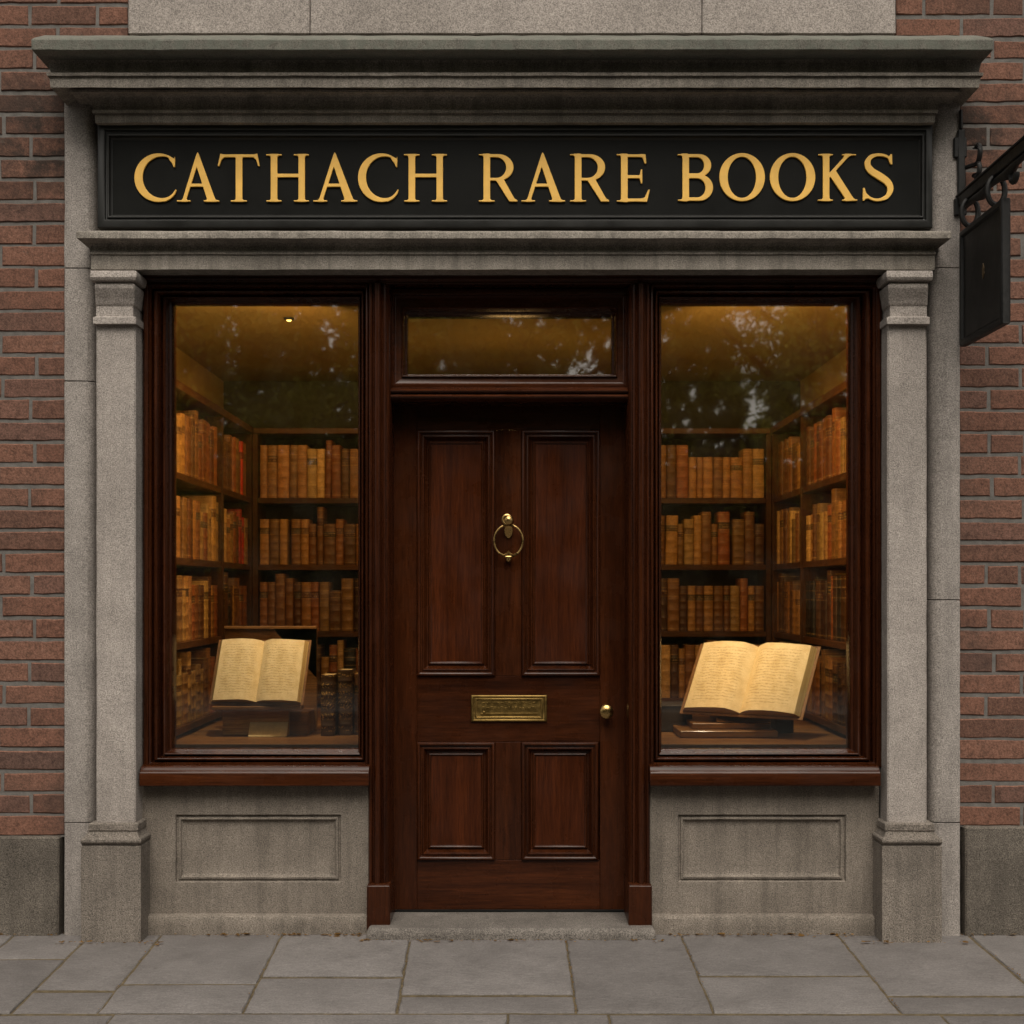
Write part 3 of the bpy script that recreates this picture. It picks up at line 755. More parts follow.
def contours(ch):
    top, basel, ops = GL[ch]
    allp = [p for op, pl, k in ops if op == '+' for p in pl]
    x0, x1 = min(p[0] for p in allp) - 8, max(p[0] for p in allp) + 8; y0, y1 = min(p[1] for p in allp) - 8, max(p[1] for p in allp) + 8
    st = 1.5
    xs = np.arange(x0, x1 + st, st) + .013; ys = np.arange(y0, y1 + st, st) + .017
    gx, gy = np.meshgrid(xs, ys); f = np.full(gx.shape, 1e3)
    for op, pl, k in ops:
        d = sdf_poly(pl, gx, gy)
        if op == '-': f = np.maximum(f, -d)
        elif k:
            h = np.clip(.5 + .5 * (f - d) / k, 0, 1); f = f * (1 - h) + d * h - k * h * (1 - h)
        else: f = np.minimum(f, d)
    # marching squares -> closed loops
    seg = {}
    ny, nx = f.shape
    def pt(key):
        (i, j, o) = key
        if o == 0: a, b = f[i, j], f[i, j + 1]; t = a / (a - b); return (xs[j] + t * st, ys[i])
        a, b = f[i, j], f[i + 1, j]; t = a / (a - b); return (xs[j], ys[i] + t * st)
    sgn = f < 0
    for i in range(ny - 1):
        for j in range(nx - 1):
            c = (sgn[i, j], sgn[i, j + 1], sgn[i + 1, j + 1], sgn[i + 1, j])
            if all(c) or not any(c): continue
            e = [(i, j, 0), (i, j + 1, 1), (i + 1, j, 0), (i, j, 1)]
            ed = [e[k] for k in range(4) if c[k] != c[(k + 1) % 4]]
            for a, b in zip(ed[::2], ed[1::2]):
                seg.setdefault(a, []).append(b); seg.setdefault(b, []).append(a)
    loops, seen = [], set()
    for s0 in seg:
        if s0 in seen: continue
        lp = [s0]; seen.add(s0); cur = s0
        while True:
            nx_ = [q for q in seg[cur] if q not in seen]
            if not nx_: break
            cur = nx_[0]; seen.add(cur); lp.append(cur)
        if len(lp) > 8: loops.append([pt(k) for k in lp])
    out = []
    xa, xb = min(p[0] for l in loops for p in l), max(p[0] for l in loops for p in l)
    for l in loops:
        q = np.array(l)
        for _ in range(2): q = (np.roll(q, 1, 0) + 2 * q + np.roll(q, -1, 0)) / 4
        keep = [q[0]]                      # thin straight runs
        for k in range(1, len(q) - 1):
            a, b, c = keep[-1], q[k], q[k + 1]
            cr = abs((b[0] - a[0]) * (c[1] - a[1]) - (b[1] - a[1]) * (c[0] - a[0])) / (math.hypot(c[0] - a[0], c[1] - a[1]) + 1e-6)
            if cr > .10 or math.hypot(b[0] - a[0], b[1] - a[1]) > 14: keep.append(b)
        out.append(keep)
    return out, xa, xb, top, basel
GC = {c: contours(c) for c in GL}
S = thing('shop_sign', 'long black fascia board lettered CATHACH RARE BOOKS in raised gold capitals', 'shop sign', (0, -.02, Z(225, -.05)))
ys = -.045
fo = (X(98, -.06), X(932, -.06), Z(228.5, -.06), Z(121, -.06)); fi = (X(113, ys), X(918.5, ys), Z(214.5, ys), Z(141, ys))
mb = MB()
mb.frame(fo, fi, [(0, -.02), (0, -.066), (.08, -.07), (.52, -.07), (.56, -.06), (.66, -.058), (.7, -.066), (.8, -.066), (.85, -.054), (.92, -.048), (1, -.044)])
make('sign_frame', mb, 'charcoal_frame', S, .001)
mb = MB(); mb.box(fi[0] - .002, fi[1] + .002, ys, -.0205, fi[2] - .002, fi[3] + .002)
make('sign_panel', mb, 'charcoal', S)
LET = [('C', 133.6, 176.6), ('A', 176.2, 219.4), ('T', 217, 260), ('H', 265.4, 309.2), ('A', 312.6, 357.6), ('C', 357.4, 399), ('H', 403.3, 447.4), ('R', 478.3, 518), ('A', 520.8, 565.5), ('R', 569.6, 609.8), ('E', 616.3, 650.4),
       ('B', 677.2, 713.6), ('O', 719, 765.6), ('O', 769.6, 816), ('K', 817.6, 858.2), ('S', 862.6, 894.2)]
for ch, p0, p1 in LET:
    lps, xa, xb, top, basel = GC[ch]
    yl = ys - .012
    cu = bpy.data.curves.new('letter', 'CURVE'); cu.dimensions = '2D'; cu.fill_mode = 'BOTH'
    zc0, zc1 = Z(200.5, yl), Z(154, yl); xw0, xw1 = X(p0 + .4, yl), X(p1 - .4, yl)
    for l in lps:
        sp = cu.splines.new('POLY'); sp.points.add(len(l) - 1); sp.use_cyclic_u = True
        for k, (x, y) in enumerate(l):
            sp.points[k].co = (xw0 + (x - xa) / (xb - xa) * (xw1 - xw0), zc0 + (basel - y) / (basel - top) * (zc1 - zc0), 0, 1)
    cu.extrude = .003; cu.bevel_depth = .0016; cu.bevel_resolution = 1; cu.offset = -.0016
    tmp = bpy.data.objects.new('tmp', cu); COL.objects.link(tmp)
    dg = bpy.context.evaluated_depsgraph_get(); dg.update()
    me = bpy.data.meshes.new_from_object(tmp.evaluated_get(dg)); bpy.data.objects.remove(tmp); bpy.data.curves.remove(cu)
    me.transform(Matrix.Translation((0, ys - .0046, 0)) @ Matrix.Rotation(R(90), 4, 'X'))
    me.name = 'letter'; me.materials.clear()
    link('letter', me, [M['gold']], S, 30)

# ================================================================== HANGING SIGN
sx = 1.785
HS = thing('hanging_sign', 'square black iron hanging sign on a wall bracket at the right pier', 'hanging sign', (sx, -.03, 2.6))
mb = MB()
mb.box(sx - .016, sx + .014, -.047, -.031, 2.86, 3.2); mb.box(sx - .03, sx + .022, -.045, -.030, 3.09, 3.17); mb.box(sx - .008, sx + .004, -.05, -.031, 3.2, 3.28)
mb.box(sx - .028, sx + .02, -.05, -.03, 2.86, 2.93)
make('wall_plate', mb, 'iron', HS, .004, .004, .03)
mb = MB()
mb.box(sx - .016, sx + .016, -1.02, -.02, 2.895, 2.935)
mb.box(sx - .022, sx + .022, -1.02, -.02, 2.9351, 2.943)
rr = random.Random(2)
mb.tube([(sx, -.05, 2.885), (sx, -.2, 2.883), (sx, -.28, 2.872), (sx, -.36, 2.886), (sx, -.46, 2.880), (sx, -.56, 2.868), (sx, -.64, 2.885), (sx, -.9, 2.885)], [.012, .014, .02, .012, .013, .022, .012, .01], 8)
bar = make('bracket_arm', mb, 'iron', HS, .003, .003, .05)
def spiral(c, r0, r1, a0, a1, n=22): return [(c[0] + .0 * k, c[1] + (r0 + (r1 - r0) * k / n) * math.cos(a0 + (a1 - a0) * k / n), c[2] + (r0 + (r1 - r0) * k / n) * math.sin(a0 + (a1 - a0) * k / n)) for k in range(n + 1)]
mb = MB()
mb.tube(spiral((sx + .045, -.09, 3.10), .012, .05, R(60), R(270)), [.016] * 2 + [.010] * 21, 8)
mb.tube(spiral((sx + .045, -.09, 3.02), .034, .02, R(90), R(330)), [.010] * 22 + [.016], 8)
mb.tube([(sx + .012, -.035, 3.05), (sx + .045, -.09, 3.05)], .009, 8)
make('scroll', mb, 'iron', HS, 0)
mb = MB()
mb.tube(spiral((sx + .0, -.62, 2.852), .05, .016, R(100), R(-170)), .011, 8)
make('scroll', mb, 'iron', HS, 0)
for yy, rz in ((-.14, .052), (-.43, .052)):
    mb = MB(); mb.ring((sx, yy, 2.845), rz * .62, rz, .011, 'y', 28, 8); mb.tube([(sx, yy, 2.802), (sx, yy, 2.772)], .009, 8)
    make('hook', mb, 'iron', HS, 0)
bo = (-.535, -.06, 2.335, 2.79)
mb = MB()
th = .012
def sideframe(mb, xo, sgn):
    o, i = bo, (bo[0] + .038, bo[1] - .038, bo[2] + .038, bo[3] - .038)
    rings = []
    for t, dx in ((0, 0), (0, th), (.2, th + .006), (.6, th + .006), (.75, th - .006), (1, th - .01)):
        q = [o[k] + (i[k] - o[k]) * t for k in range(4)]
        rings.append([(xo + sgn * dx, y, z) for y, z in ((q[0], q[2]), (q[1], q[2]), (q[1], q[3]), (q[0], q[3]))])
    mb.loft(rings, 0, True, False)
sideframe(mb, sx, -1); sideframe(mb, sx, 1)
make('sign_frame', mb, 'iron', HS, .001)
mb = MB(); mb.box(sx - .008, sx + .008, bo[0] + .03, bo[1] - .03, bo[2] + .03, bo[3] - .03)
make('sign_panel', mb, 'iron_panel', HS)
mb = MB(); cy, cz = (bo[0] + bo[1]) / 2 - .02, 2.575
mb.loft([[(sx - .0105, cy + r * math.cos(2 * math.pi * k / 8) * .55 * (1 if k % 2 else .55), cz + r * math.sin(2 * math.pi * k / 8) * (1 if k % 2 == 0 else .5)) for k in range(8)] for r in (.03,)] + [[(sx - .0075, cy + .03 * math.cos(2 * math.pi * k / 8) * .55 * (1 if k % 2 else .55), cz + .03 * math.sin(2 * math.pi * k / 8) * (1 if k % 2 == 0 else .5)) for k in range(8)]])
make('emblem', mb, 'faded_gold', HS)

# ================================================================== BOOKCASES
SZ = [.79, 1.15, 1.51, 1.87]; TOPZ = 2.215; FX, BY = 1.40, 1.90
def bookcase(side):
    """side -1 / +1: along the side wall; 0: across the back"""
    lab = {-1: 'tall brown oak bookcase along the wall inside the left window', 1: 'tall brown oak bookcase along the wall inside the right window', 0: 'wide brown oak bookcase across the back wall of the shop'}[side]
    t = thing('bookcase', lab, 'bookcase', (side * 1.52, 1.0 if side else 2.05, 0), 'oak bookcases lining the shop')
    def bx(name, a, b, c, d, z0, z1, mat, bev=.002):
        mb = MB()
        if side: x0, x1 = sorted((side * a, side * b)); mb.box(x0, x1, c, d, z0, z1)
        else: mb.box(a, b, c, d, z0, z1)
        return make(name, mb, mat, t, bev)
    if side:
        y0, y1 = .14, BY + .01
        cuts = [y0, 1.17, y1]
        for k, yy in enumerate(cuts): bx('upright', FX + .001, 1.628, yy - .014, yy + .014, .0, TOPZ, 'shelf_z')
        for z in SZ:
            for a, b in zip(cuts, cuts[1:]): bx('shelf', FX + .006, 1.626, a + .0145, b - .0145, z - .03, z, 'shelf_y')
        bx('top_board', FX - .004, 1.63, y0 - .012, y1 + .01, TOPZ + .0005, TOPZ + .036, 'shelf_y')
        bx('back_panel', 1.6285, 1.639, y0, y1, 0, TOPZ, 'back_panel', 0)
    else:
        cuts = [-1.385, -.70, 0, .70, 1.385]
        for xx in cuts: bx('upright', xx - .014, xx + .014, BY + .012, 2.17, .0, TOPZ, 'shelf_z')
        for z in SZ:
            for a, b in zip(cuts, cuts[1:]): bx('shelf', a + .0145, b - .0145, BY + .016, 2.168, z - .03, z, 'shelf_x')
        bx('top_board', -1.394, 1.394, BY + .006, 2.18, TOPZ + .0005, TOPZ + .03, 'shelf_x')
        bx('back_panel', -1.40, 1.40, 2.1705, 2.19, 0, TOPZ, 'back_panel', 0)
    return t
for s in (-1, 0, 1): bookcase(s)

# ================================================================== BOOKS
def book_mesh(t, h, d, bands):
    """spine towards -y, standing on z=0, centred on x"""
    mb = MB(); r = min(.010, t * .3)
    arc = [(-t / 2, d), (-t / 2, r)] + [(-t / 2 * math.cos(R(a)), r - r * math.sin(R(a))) for a in (25, 55, 90, 125, 155)] + [(t / 2, r), (t / 2, d)]
    zs = [(0, 0), (.004, .0012), (.012, 0)]
    for k in range(bands):
        zc = h * (k + 1) / (bands + 1) ; zs += [(zc - .006, 0), (zc - .003, .0013), (zc + .003, .0013), (zc + .006, 0)]
    zs += [(h - .012, 0), (h - .004, .0012), (h, -.0006)]
    rings = []
    for z, o in zs:
        rings.append([(x + (o * .5 * (1 if x > 0 else -1) if y < r else 0), y - (o if y < r else 0), z) for x, y in arc])
    vs = [[mb.bm.verts.new(p) for p in rg] for rg in rings]
    n = len(arc)
    for a, b in zip(vs, vs[1:]):
        for i in range(n): mb.face([a[i], a[(i + 1) % n], b[(i + 1) % n], b[i]], 1 if i == n - 1 else 0)
    mb.face(vs[0][::-1], 0)
    # head: boards stand a little proud of the page block
    b_ = .0028
    inner = [(max(-t / 2 + b_, min(t / 2 - b_, x)), y + (.006 if y < r + .001 else 0), h) for x, y in arc]
    iv = [mb.bm.verts.new(p) for p in inner]; dv = [mb.bm.verts.new((p[0], p[1], h - .005)) for p in inner]
    for i in range(n):
        mb.face([vs[-1][i], vs[-1][(i + 1) % n], iv[(i + 1) % n], iv[i]], 0)
        mb.face([iv[i], iv[(i + 1) % n], dv[(i + 1) % n], dv[i]], 1)
    mb.face(dv, 1)
    bmesh.ops.recalc_face_normals(mb.bm, faces=mb.bm.faces)
    me = bpy.data.meshes.new('book'); mb.bm.to_mesh(me); mb.bm.free()
    me.materials.append(M['leather']); me.materials.append(M['pages'])
    for p in me.polygons: p.use_smooth = True
    me.set_sharp_from_angle(angle=R(42))
    return me
BM = {}
for t in (.026, .034, .042, .052, .064, .08):
    for h in (.22, .245, .265, .285, .31):
        BM[(t, h)] = book_mesh(t, h, .16, rnd.choice((3, 4, 5, 5)))
PAL = [('tan', (.31, .15, .042), 10), ('brown', (.19, .08, .022), 12), ('ochre', (.38, .20, .055), 6), ('dark brown', (.075, .032, .012), 8), ('russet', (.22, .072, .019), 5), ('pale tan', (.46, .28, .095), 3), ('black', (.022, .016, .011), 2), ('red', (.50, .035, .010), 0)]
pool = [i for i, p in enumerate(PAL) for _ in range(p[2])]
ORD = ['', 'first', 'second', 'third', 'fourth', 'fifth', 'sixth', 'seventh', 'eighth', 'ninth', 'tenth', 'eleventh', 'twelfth', 'thirteenth', 'fourteenth', 'fifteenth', 'sixteenth', 'seventeenth', 'eighteenth', 'nineteenth', 'twentieth', 'twenty-first', 'twenty-second', 'twenty-third', 'twenty-fourth', 'twenty-fifth', 'twenty-sixth', 'twenty-seventh', 'twenty-eighth', 'twenty-ninth', 'thirtieth', 'thirty-first', 'thirty-second', 'thirty-third']
SHN = {3: 'top shelf', 2: 'second shelf', 1: 'third shelf', 0: 'lowest shelf'}
books = []
def place_book(x, y, z, rot, key, ci, lean, label, group):
    me = BM[key]
    o = bpy.data.objects.new('book', me); COL.objects.link(o)
    o.location = (x, y, z); o.rotation_euler = (0, lean, rot)
    col = PAL[ci][1]; k = rnd.uniform(.5, 1.3)
    o.color = (col[0] * k, col[1] * k * rnd.uniform(.92, 1.05), col[2] * k, 1)
    o['label'] = label; o['category'] = 'book'; o['group'] = group
    books.append(o)
def fill(side, where, si, z, a, b, start=0, hi=1.0):
    """books from the room corner (a) towards b along one shelf bay; returns the running count"""
    rr = random.Random(100 * (side + 2) + 10 * si + int(abs(a * 100)) + (5 if where == 'left' else 0))
    pos = a; n = start; sg = 1 if b > a else -1
    base_h = rr.choice((.245, .265, .285)); run = 0
    while True:
        if run <= 0:
            base_h = rr.choice((.22, .245, .265, .265, .285, .285)); run = rr.randint(2, 6); ser = rr.choice(pool) if rr.random() < .45 else None
        run -= 1
        t = rr.choice((.034, .042, .042, .052, .052, .064, .064)) if not side else rr.choice((.042, .052, .064, .064, .08, .08))
        h = base_h if rr.random() < .6 else rr.choice((.22, .245, .265, .285, .31))
        if abs(b - pos) < t + .004: break
        ci = ser if ser is not None else rr.choice(pool)
        if side and si >= 2 and ci in (3, 6): ci = rr.choice((0, 2, 1, 5))
        if side == -1 and si == 3 and n == 2: ci, h, t = 7, .285, .042
        if side == -1 and si == 2 and n in (2, 3): ci = 7; t = .042
        c = pos + sg * t / 2
        n += 1
        size = 'tall' if h >= .285 else 'short' if h <= .22 else ('thick' if t >= .064 else 'slim' if t <= .042 else 'mid-sized')
        cn = PAL[ci][0]
        if side: nm = f"{size} {cn} book, {ORD[n]} from the room corner, {SHN[si]}, {where} window's side bookcase"
        else: nm = f"{size} {cn} book, {ORD[n]} from the room corner, {SHN[si]}, back bookcase, {where} window"
        lean = 0
        if rr.random() < .10: lean = R(rr.uniform(-1.6, 1.6))
        dep = rr.uniform(0, .012)
        if side == 0: place_book(c, BY + .022 + dep, z + .0006, 0, (t, h), ci, lean, nm, 'antiquarian books on the back bookcase')
        else: place_book(side * (FX + .014 + dep), c, z + .0006, R(90) * -side, (t, h), ci, lean, nm, f"antiquarian books in the {where} window's side bookcase")
        pos += sg * (t + rr.uniform(.0004, .0025))
        if rr.random() < .035: pos += sg * rr.uniform(.012, .03)
    return n
for si, z in enumerate(SZ):
    for s, w in ((-1, 'left'), (1, 'right')):
        n = fill(s, w, si, z, 1.885, 1.19)
        fill(s, w, si, z, 1.15, .30, n)
        n = fill(0, w, si, z, s * 1.365, s * .718)
        fill(0, w, si, z, s * .682, s * .60, n)

# ================================================================== OPEN BOOKS AND WINDOW DISPLAY
def open_book(name, label, loc, yaw, tilt, roll, W, Hh, thick, cover_out=.012):
    """local: x right, z up the page, -y out of the page; gutter at the foot centre = origin"""
    t = thing(name, label, 'open book', loc)
    t.rotation_mode = 'XYZ'
    Mx = Matrix.Rotation(yaw, 4, 'Z') @ Matrix.Rotation(-(R(90) - tilt), 4, 'X') @ Matrix.Rotation(roll, 4, 'Y')
    t.rotation_euler = Mx.to_euler('XYZ')
    WL[t.name] = Vector((0, 0, 0))
    w = W / 2
    for s in (-1, 1):
        th = thick * (1.0 if s < 0 else .9)
        N = 14; top = []
        for k in range(N + 1):
            u = k / N
            hgt = th * (min(1, (u / .22)) ** .55 if u < .22 else 1 + .10 * math.sin((u - .22) / .78 * math.pi) - .34 * ((u - .22) / .78) ** 2)
            if u == 0: hgt = th * .12
            top.append((s * u * w, -hgt))
        mb = MB(); bm = mb.bm; uvl = bm.loops.layers.uv.new('UVMap')
        J = 3
        fr = [[bm.verts.new((x, y + .0015 * math.sin(7 * x / w + 3 * j), Hh * j / J)) for x, y in top] for j in range(J + 1)]
        bk = [[bm.verts.new((x * (1.0 + .075 * abs(x) / w), -.001, Hh * j / J)) for x, y in top] for j in range(J + 1)]
        for j in range(J):
            for k in range(N):
                f = mb.face([fr[j][k], fr[j][k + 1], fr[j + 1][k + 1], fr[j + 1][k]], 0)
                for lp in f.loops:
                    uu = abs(lp.vert.co.x) / w; lp[uvl].uv = (uu if s > 0 else 1 - uu, lp.vert.co.z / Hh)
            mb.face([fr[j][N], bk[j][N], bk[j + 1][N], fr[j + 1][N]], 1)
        for k in range(N):
            mb.face([fr[0][k + 1], fr[0][k], bk[0][k], bk[0][k + 1]], 1)
            mb.face([fr[J][k], fr[J][k + 1], bk[J][k + 1], bk[J][k]], 1)
        bmesh.ops.recalc_face_normals(bm, faces=bm.faces)
        me = bpy.data.meshes.new('page_block'); bm.to_mesh(me); bm.free()
        o = bpy.data.objects.new('page_block', me); COL.objects.link(o); o.parent = t
        me.materials.append(M['written']); me.materials.append(M['fore_edge'])
        for p in me.polygons: p.use_smooth = True
        me.set_sharp_from_angle(angle=R(40))
        # a few loose leaves lifting over the block
        lf = MB()
        for q, (off, k0) in enumerate(((.004, 3), (.008, 5))):
            pass
    cv = MB(); c = cover_out
    w *= 1.075; cv.box(-w - c, -.006, 0.0, .005, -c, Hh + c); cv.box(.006, w + c, 0.0, .005, -c, Hh + c); cv.box(-.0055, .0055, .001, .006, -c, Hh + c)
    o = make('cover', cv, 'cover', None, .0015); o.parent = t
    return t
def fore_edge():
    m, nt, out = new_mat('fore_edge'); b = NB(nt)
    st = b.noise(b.coord((3, 900, 3)), 1.0, 2, .5)
    c = b.ramp(st, [(.32, (.20, .12, .04)), (.5, (.46, .33, .14)), (.7, (.62, .48, .24))])
    b.bsdf(out, Base_Color=c, Roughness=.85); return m
M['fore_edge'] = fore_edge()

# left window: open book on a sloped wooden stand
lx, ly, lz = X(256, .42), .42, Z(702.5, .42)
open_book('open_book', 'open old book with cream handwritten pages on the stand in the left window', (lx, ly, lz), R(-7), R(64), R(0), .372, .285, .034, .010)
t = thing('book_stand', 'brown wooden display stand with a tall back board under the left open book', 'book stand', (lx, .5, PZ))
mb = MB(); mb.box(X(222.5, .45), X(289, .45), .45, .66, PZ + .001, Z(710, .45)); make('box_base', mb, 'brightened_wood', t, .003)
mb = MB(); mb.box(X(289, .47) + .001, X(308, .47), .47, .66, PZ + .001, Z(712, .47)); make('side_block', mb, 'platform', t, .003)
mb = MB()
bw0, bw1 = X(225, .66), X(317, .66)
mb.box(bw0, bw1, .661, .675, PZ + .001, Z(626, .66)); mb.box(bw0, bw1, .64, .661, Z(629, .66), Z(626, .66)); make('back_board', mb, 'platform', t, .002)
mb = MB()
ct, st_ = math.cos(R(66)), math.sin(R(66))
p0 = Vector((0, ly + .012, lz - .012)); up = Vector((0, ct, st_)); nn = Vector((0, st_, -ct))
def slab(mb, xa, xb, o, ua, ub, th):
    q = [o + up * ua, o + up * ub, o + up * ub + nn * th, o + up * ua + nn * th]
    mb.loft([[(x, v.y, v.z) for v in q] for x in (xa, xb)])
slab(mb, lx - .11, lx + .10, p0 + Vector((0, .03, 0)), .0, .2, .012); mb.box(lx - .185, lx + .2, ly - .028, ly + .04, lz - .03, lz - .0145)
make('ledge', mb, 'platform', t, .002)
mb = MB()
cxa, cxb, cz0 = X(248, .40), X(286.5, .40), PZ + .0015
mb.loft([[(x, .405, cz0), (x, .4063, cz0), (x, .4463, cz0 + .058), (x, .445, cz0 + .058)] for x in (cxa, cxb)])
tag(make('label_card', mb, 'card', None, 0, loc=((cxa + cxb) / 2, .42, PZ)), 'small blank parchment card leaning on the base of the left book stand', 'card')
for k, (p0_, p1_, pt_, lab) in enumerate(((320.5, 334.5, 675, 'shorter dark brown gilt-tooled book standing just right of the left book stand'), (337.5, 352, 670, 'taller dark brown gilt-tooled book standing at the left window right edge'))):
    yy = .44 + .03 * k
    a, b = X(p0_, yy), X(p1_, yy); h = Z(pt_, yy) - PZ
    me = book_mesh(b - a, h, .17, 5); me.materials[0] = M['gilt_spine']
    o = bpy.data.objects.new('book', me); COL.objects.link(o); o.location = ((a + b) / 2, yy, PZ + .0005)
    tag(o, lab, 'book', 'gilt books standing in the left window')
me = BM[(.042, .265)]
o = bpy.data.objects.new('book', me); COL.objects.link(o); o.location = (X(358, .48), .50, PZ + .0005); o.color = (.13, .055, .018, 1)
tag(o, 'plain brown book beside the taller gilt-tooled book in the left window', 'book')

# right window: larger open book, turned to the left, propped on stacked boards
rx_, ry_, rz_ = X(740, .42), .42, Z(714, .42)
open_book('open_book', 'large open book with cream handwritten pages lying tilted in the right window', (rx_, ry_, rz_), R(-33), R(54), R(0), .505, .345, .044, .014)
t = thing('book_stand', 'low stack of brown wooden boards propping the large right open book', 'book stand', (rx_, .6, PZ))
mb = MB(); mb.box(X(676, .5), X(772, .5), .36, .80, PZ + .001, PZ + .03); make('board', mb, 'platform', t, .003)
mb = MB(); mb.box(X(690, .5), X(768, .5), .43, .76, PZ + .031, PZ + .056); make('board', mb, 'platform', t, .003)
mb = MB()
cz_ = PZ + .057
mb.loft([[(x, .47, cz_), (x, .70, cz_), (x, .70, cz_ + .20), (x, .66, cz_ + .21)] for x in (X(716, .5), X(770, .5))])
make('wedge', mb, 'platform', t, .002)
mb = MB(); mb.box(X(773, .62), X(791, .62), .56, .68, PZ + .001, Z(714, .62)); mb.box(X(774.5, .62), X(789.5, .62), .575, .665, Z(714, .62) + .0005, Z(714, .62) + .006)
tag(make('box', mb, 'back_panel', None, .003, loc=(X(782, .62), .6, PZ)), 'small dark box standing right of the board stack in the right window', 'box')
mb = MB(); mb.box(X(655, .7), X(690, .7), .62, .80, PZ + .001, Z(706, .7)); mb.box(X(654.5, .7), X(690.5, .7), .615, .805, Z(706, .7) + .0005, Z(706, .7) + .012)
tag(make('box', mb, 'back_panel', None, .003, loc=(X(672, .7), .7, PZ)), 'larger dark lidded box at the left edge of the right window', 'box')
# ceiling lamp
dl = thing('downlight', 'small glowing round downlight in the ceiling of the left window', 'ceiling light', (X(289, .5), .5, 2.562))
mb = MB(); c = (X(289, .5), .5, 2.562)
mb.lathe(c, [(.022, -.002), (.022, -.010), (.013, -.012), (.013, -.006)], 'z', 20); make('trim', mb, 'iron', dl)
mb = MB(); mb.lathe(c, [(.012, -.0065), (.012, -.012), (.006, -.017)], 'z', 16); make('bulb', mb, 'bulb', dl)

# ================================================================== GROUND
def sheet(name, x0, x1, y0, y1, z, mat, label, cat):
    mb = MB(); v = [mb.bm.verts.new(p) for p in ((x0, y0, z), (x1, y0, z), (x1, y1, z), (x0, y1, z))]; mb.face(v)
    return struct(make(name, mb, mat, None), label, cat)
sheet('ground', -60, 60, -60, 30, -.16, 'asphalt', 'wide dark ground under the street', 'ground')
sheet('road', -40, 40, -10.0, -2.9, -.13, 'asphalt', 'grey asphalt road in front of the shop', 'road')
mb = MB(); mb.box(-12, 12, -2.745, .06, -.2, -.0045)
rr = random.Random(11)
pb = struct(make('pavement_bed', mb, 'bed', None), 'sandy mossy bedding showing in the joints of the pavement', 'pavement')
KY = -2.745
slabs = []
g = lambda *p: [G(*q) for q in p]
yA = G(512, 1013.5)[1]
WY = .02
def wx(px_t, py_t, px_b):  # joint line -> (x at wall, x at row end)
    a = G(px_t, py_t); b = G(px_b, 1013.5); t = (WY - b[1]) / (a[1] - b[1]); return (b[0] + (a[0] - b[0]) * t, b[0])
J = [wx(-75, 944, -168), wx(3, 944, -80), wx(80.6, 944, 10), wx(158, 939, 97), wx(278, 942, 242), wx(409, 945, 397), wx(566, 940, 577), wx(683, 940, 714), wx(844, 943, 901), wx(975, 940, 1062), wx(1110, 944, 1240)]
splits = [None, 959, 990.5, 984, 977, 995, None, 975.5, 996, None]
splits = [975, 959, 990.5, 984, 977, 995, None, 975.5, 996, None]
for k in range(len(J) - 1):
    (a0, a1), (b0, b1) = J[k], J[k + 1]
    lerp = lambda p, q, y: p + (q - p) * (WY - y) / (WY - yA)
    ysp = [WY] + ([G(512, splits[k])[1]] if splits[k] else []) + [yA]
    for p, q in zip(ysp, ysp[1:]):
        slabs.append([(lerp(a0, a1, p), p), (lerp(a0, a1, q), q), (lerp(b0, b1, q), q), (lerp(b0, b1, p), p)])
# rows beyond the first, and the flanks
y = yA
for w, offs in ((.62, [G(115, 1014)[0], G(508, 1014)[0], G(608, 1014)[0], G(940, 1014)[0]]), (.52, None), (.54, None)):
    q = max(y - w, KY)
    xs = []
    if offs:
        x = offs[0]
        while x > -11: x -= rr.uniform(.6, .95); xs.append(x)
        xs = xs[::-1] + offs; x = offs[-1]
    else: x = -11; xs = [x]
    while x < 11: x += rr.uniform(.55, .95); xs.append(x)
    for a, b in zip(xs, xs[1:]): slabs.append([(a, y), (a, q), (b, q), (b, y)])
    y = q
for sgn in (-1, 1):
    x0, x1 = J[0] if sgn < 0 else J[-1]
    for k in range(14):
        w = rr.uniform(.55, .85) * sgn
        qd = [(x0, WY), (x1, yA), (x1 + w, yA), (x0 + w, WY)]
        slabs.append(qd); x0 += w; x1 += w
mb = MB()
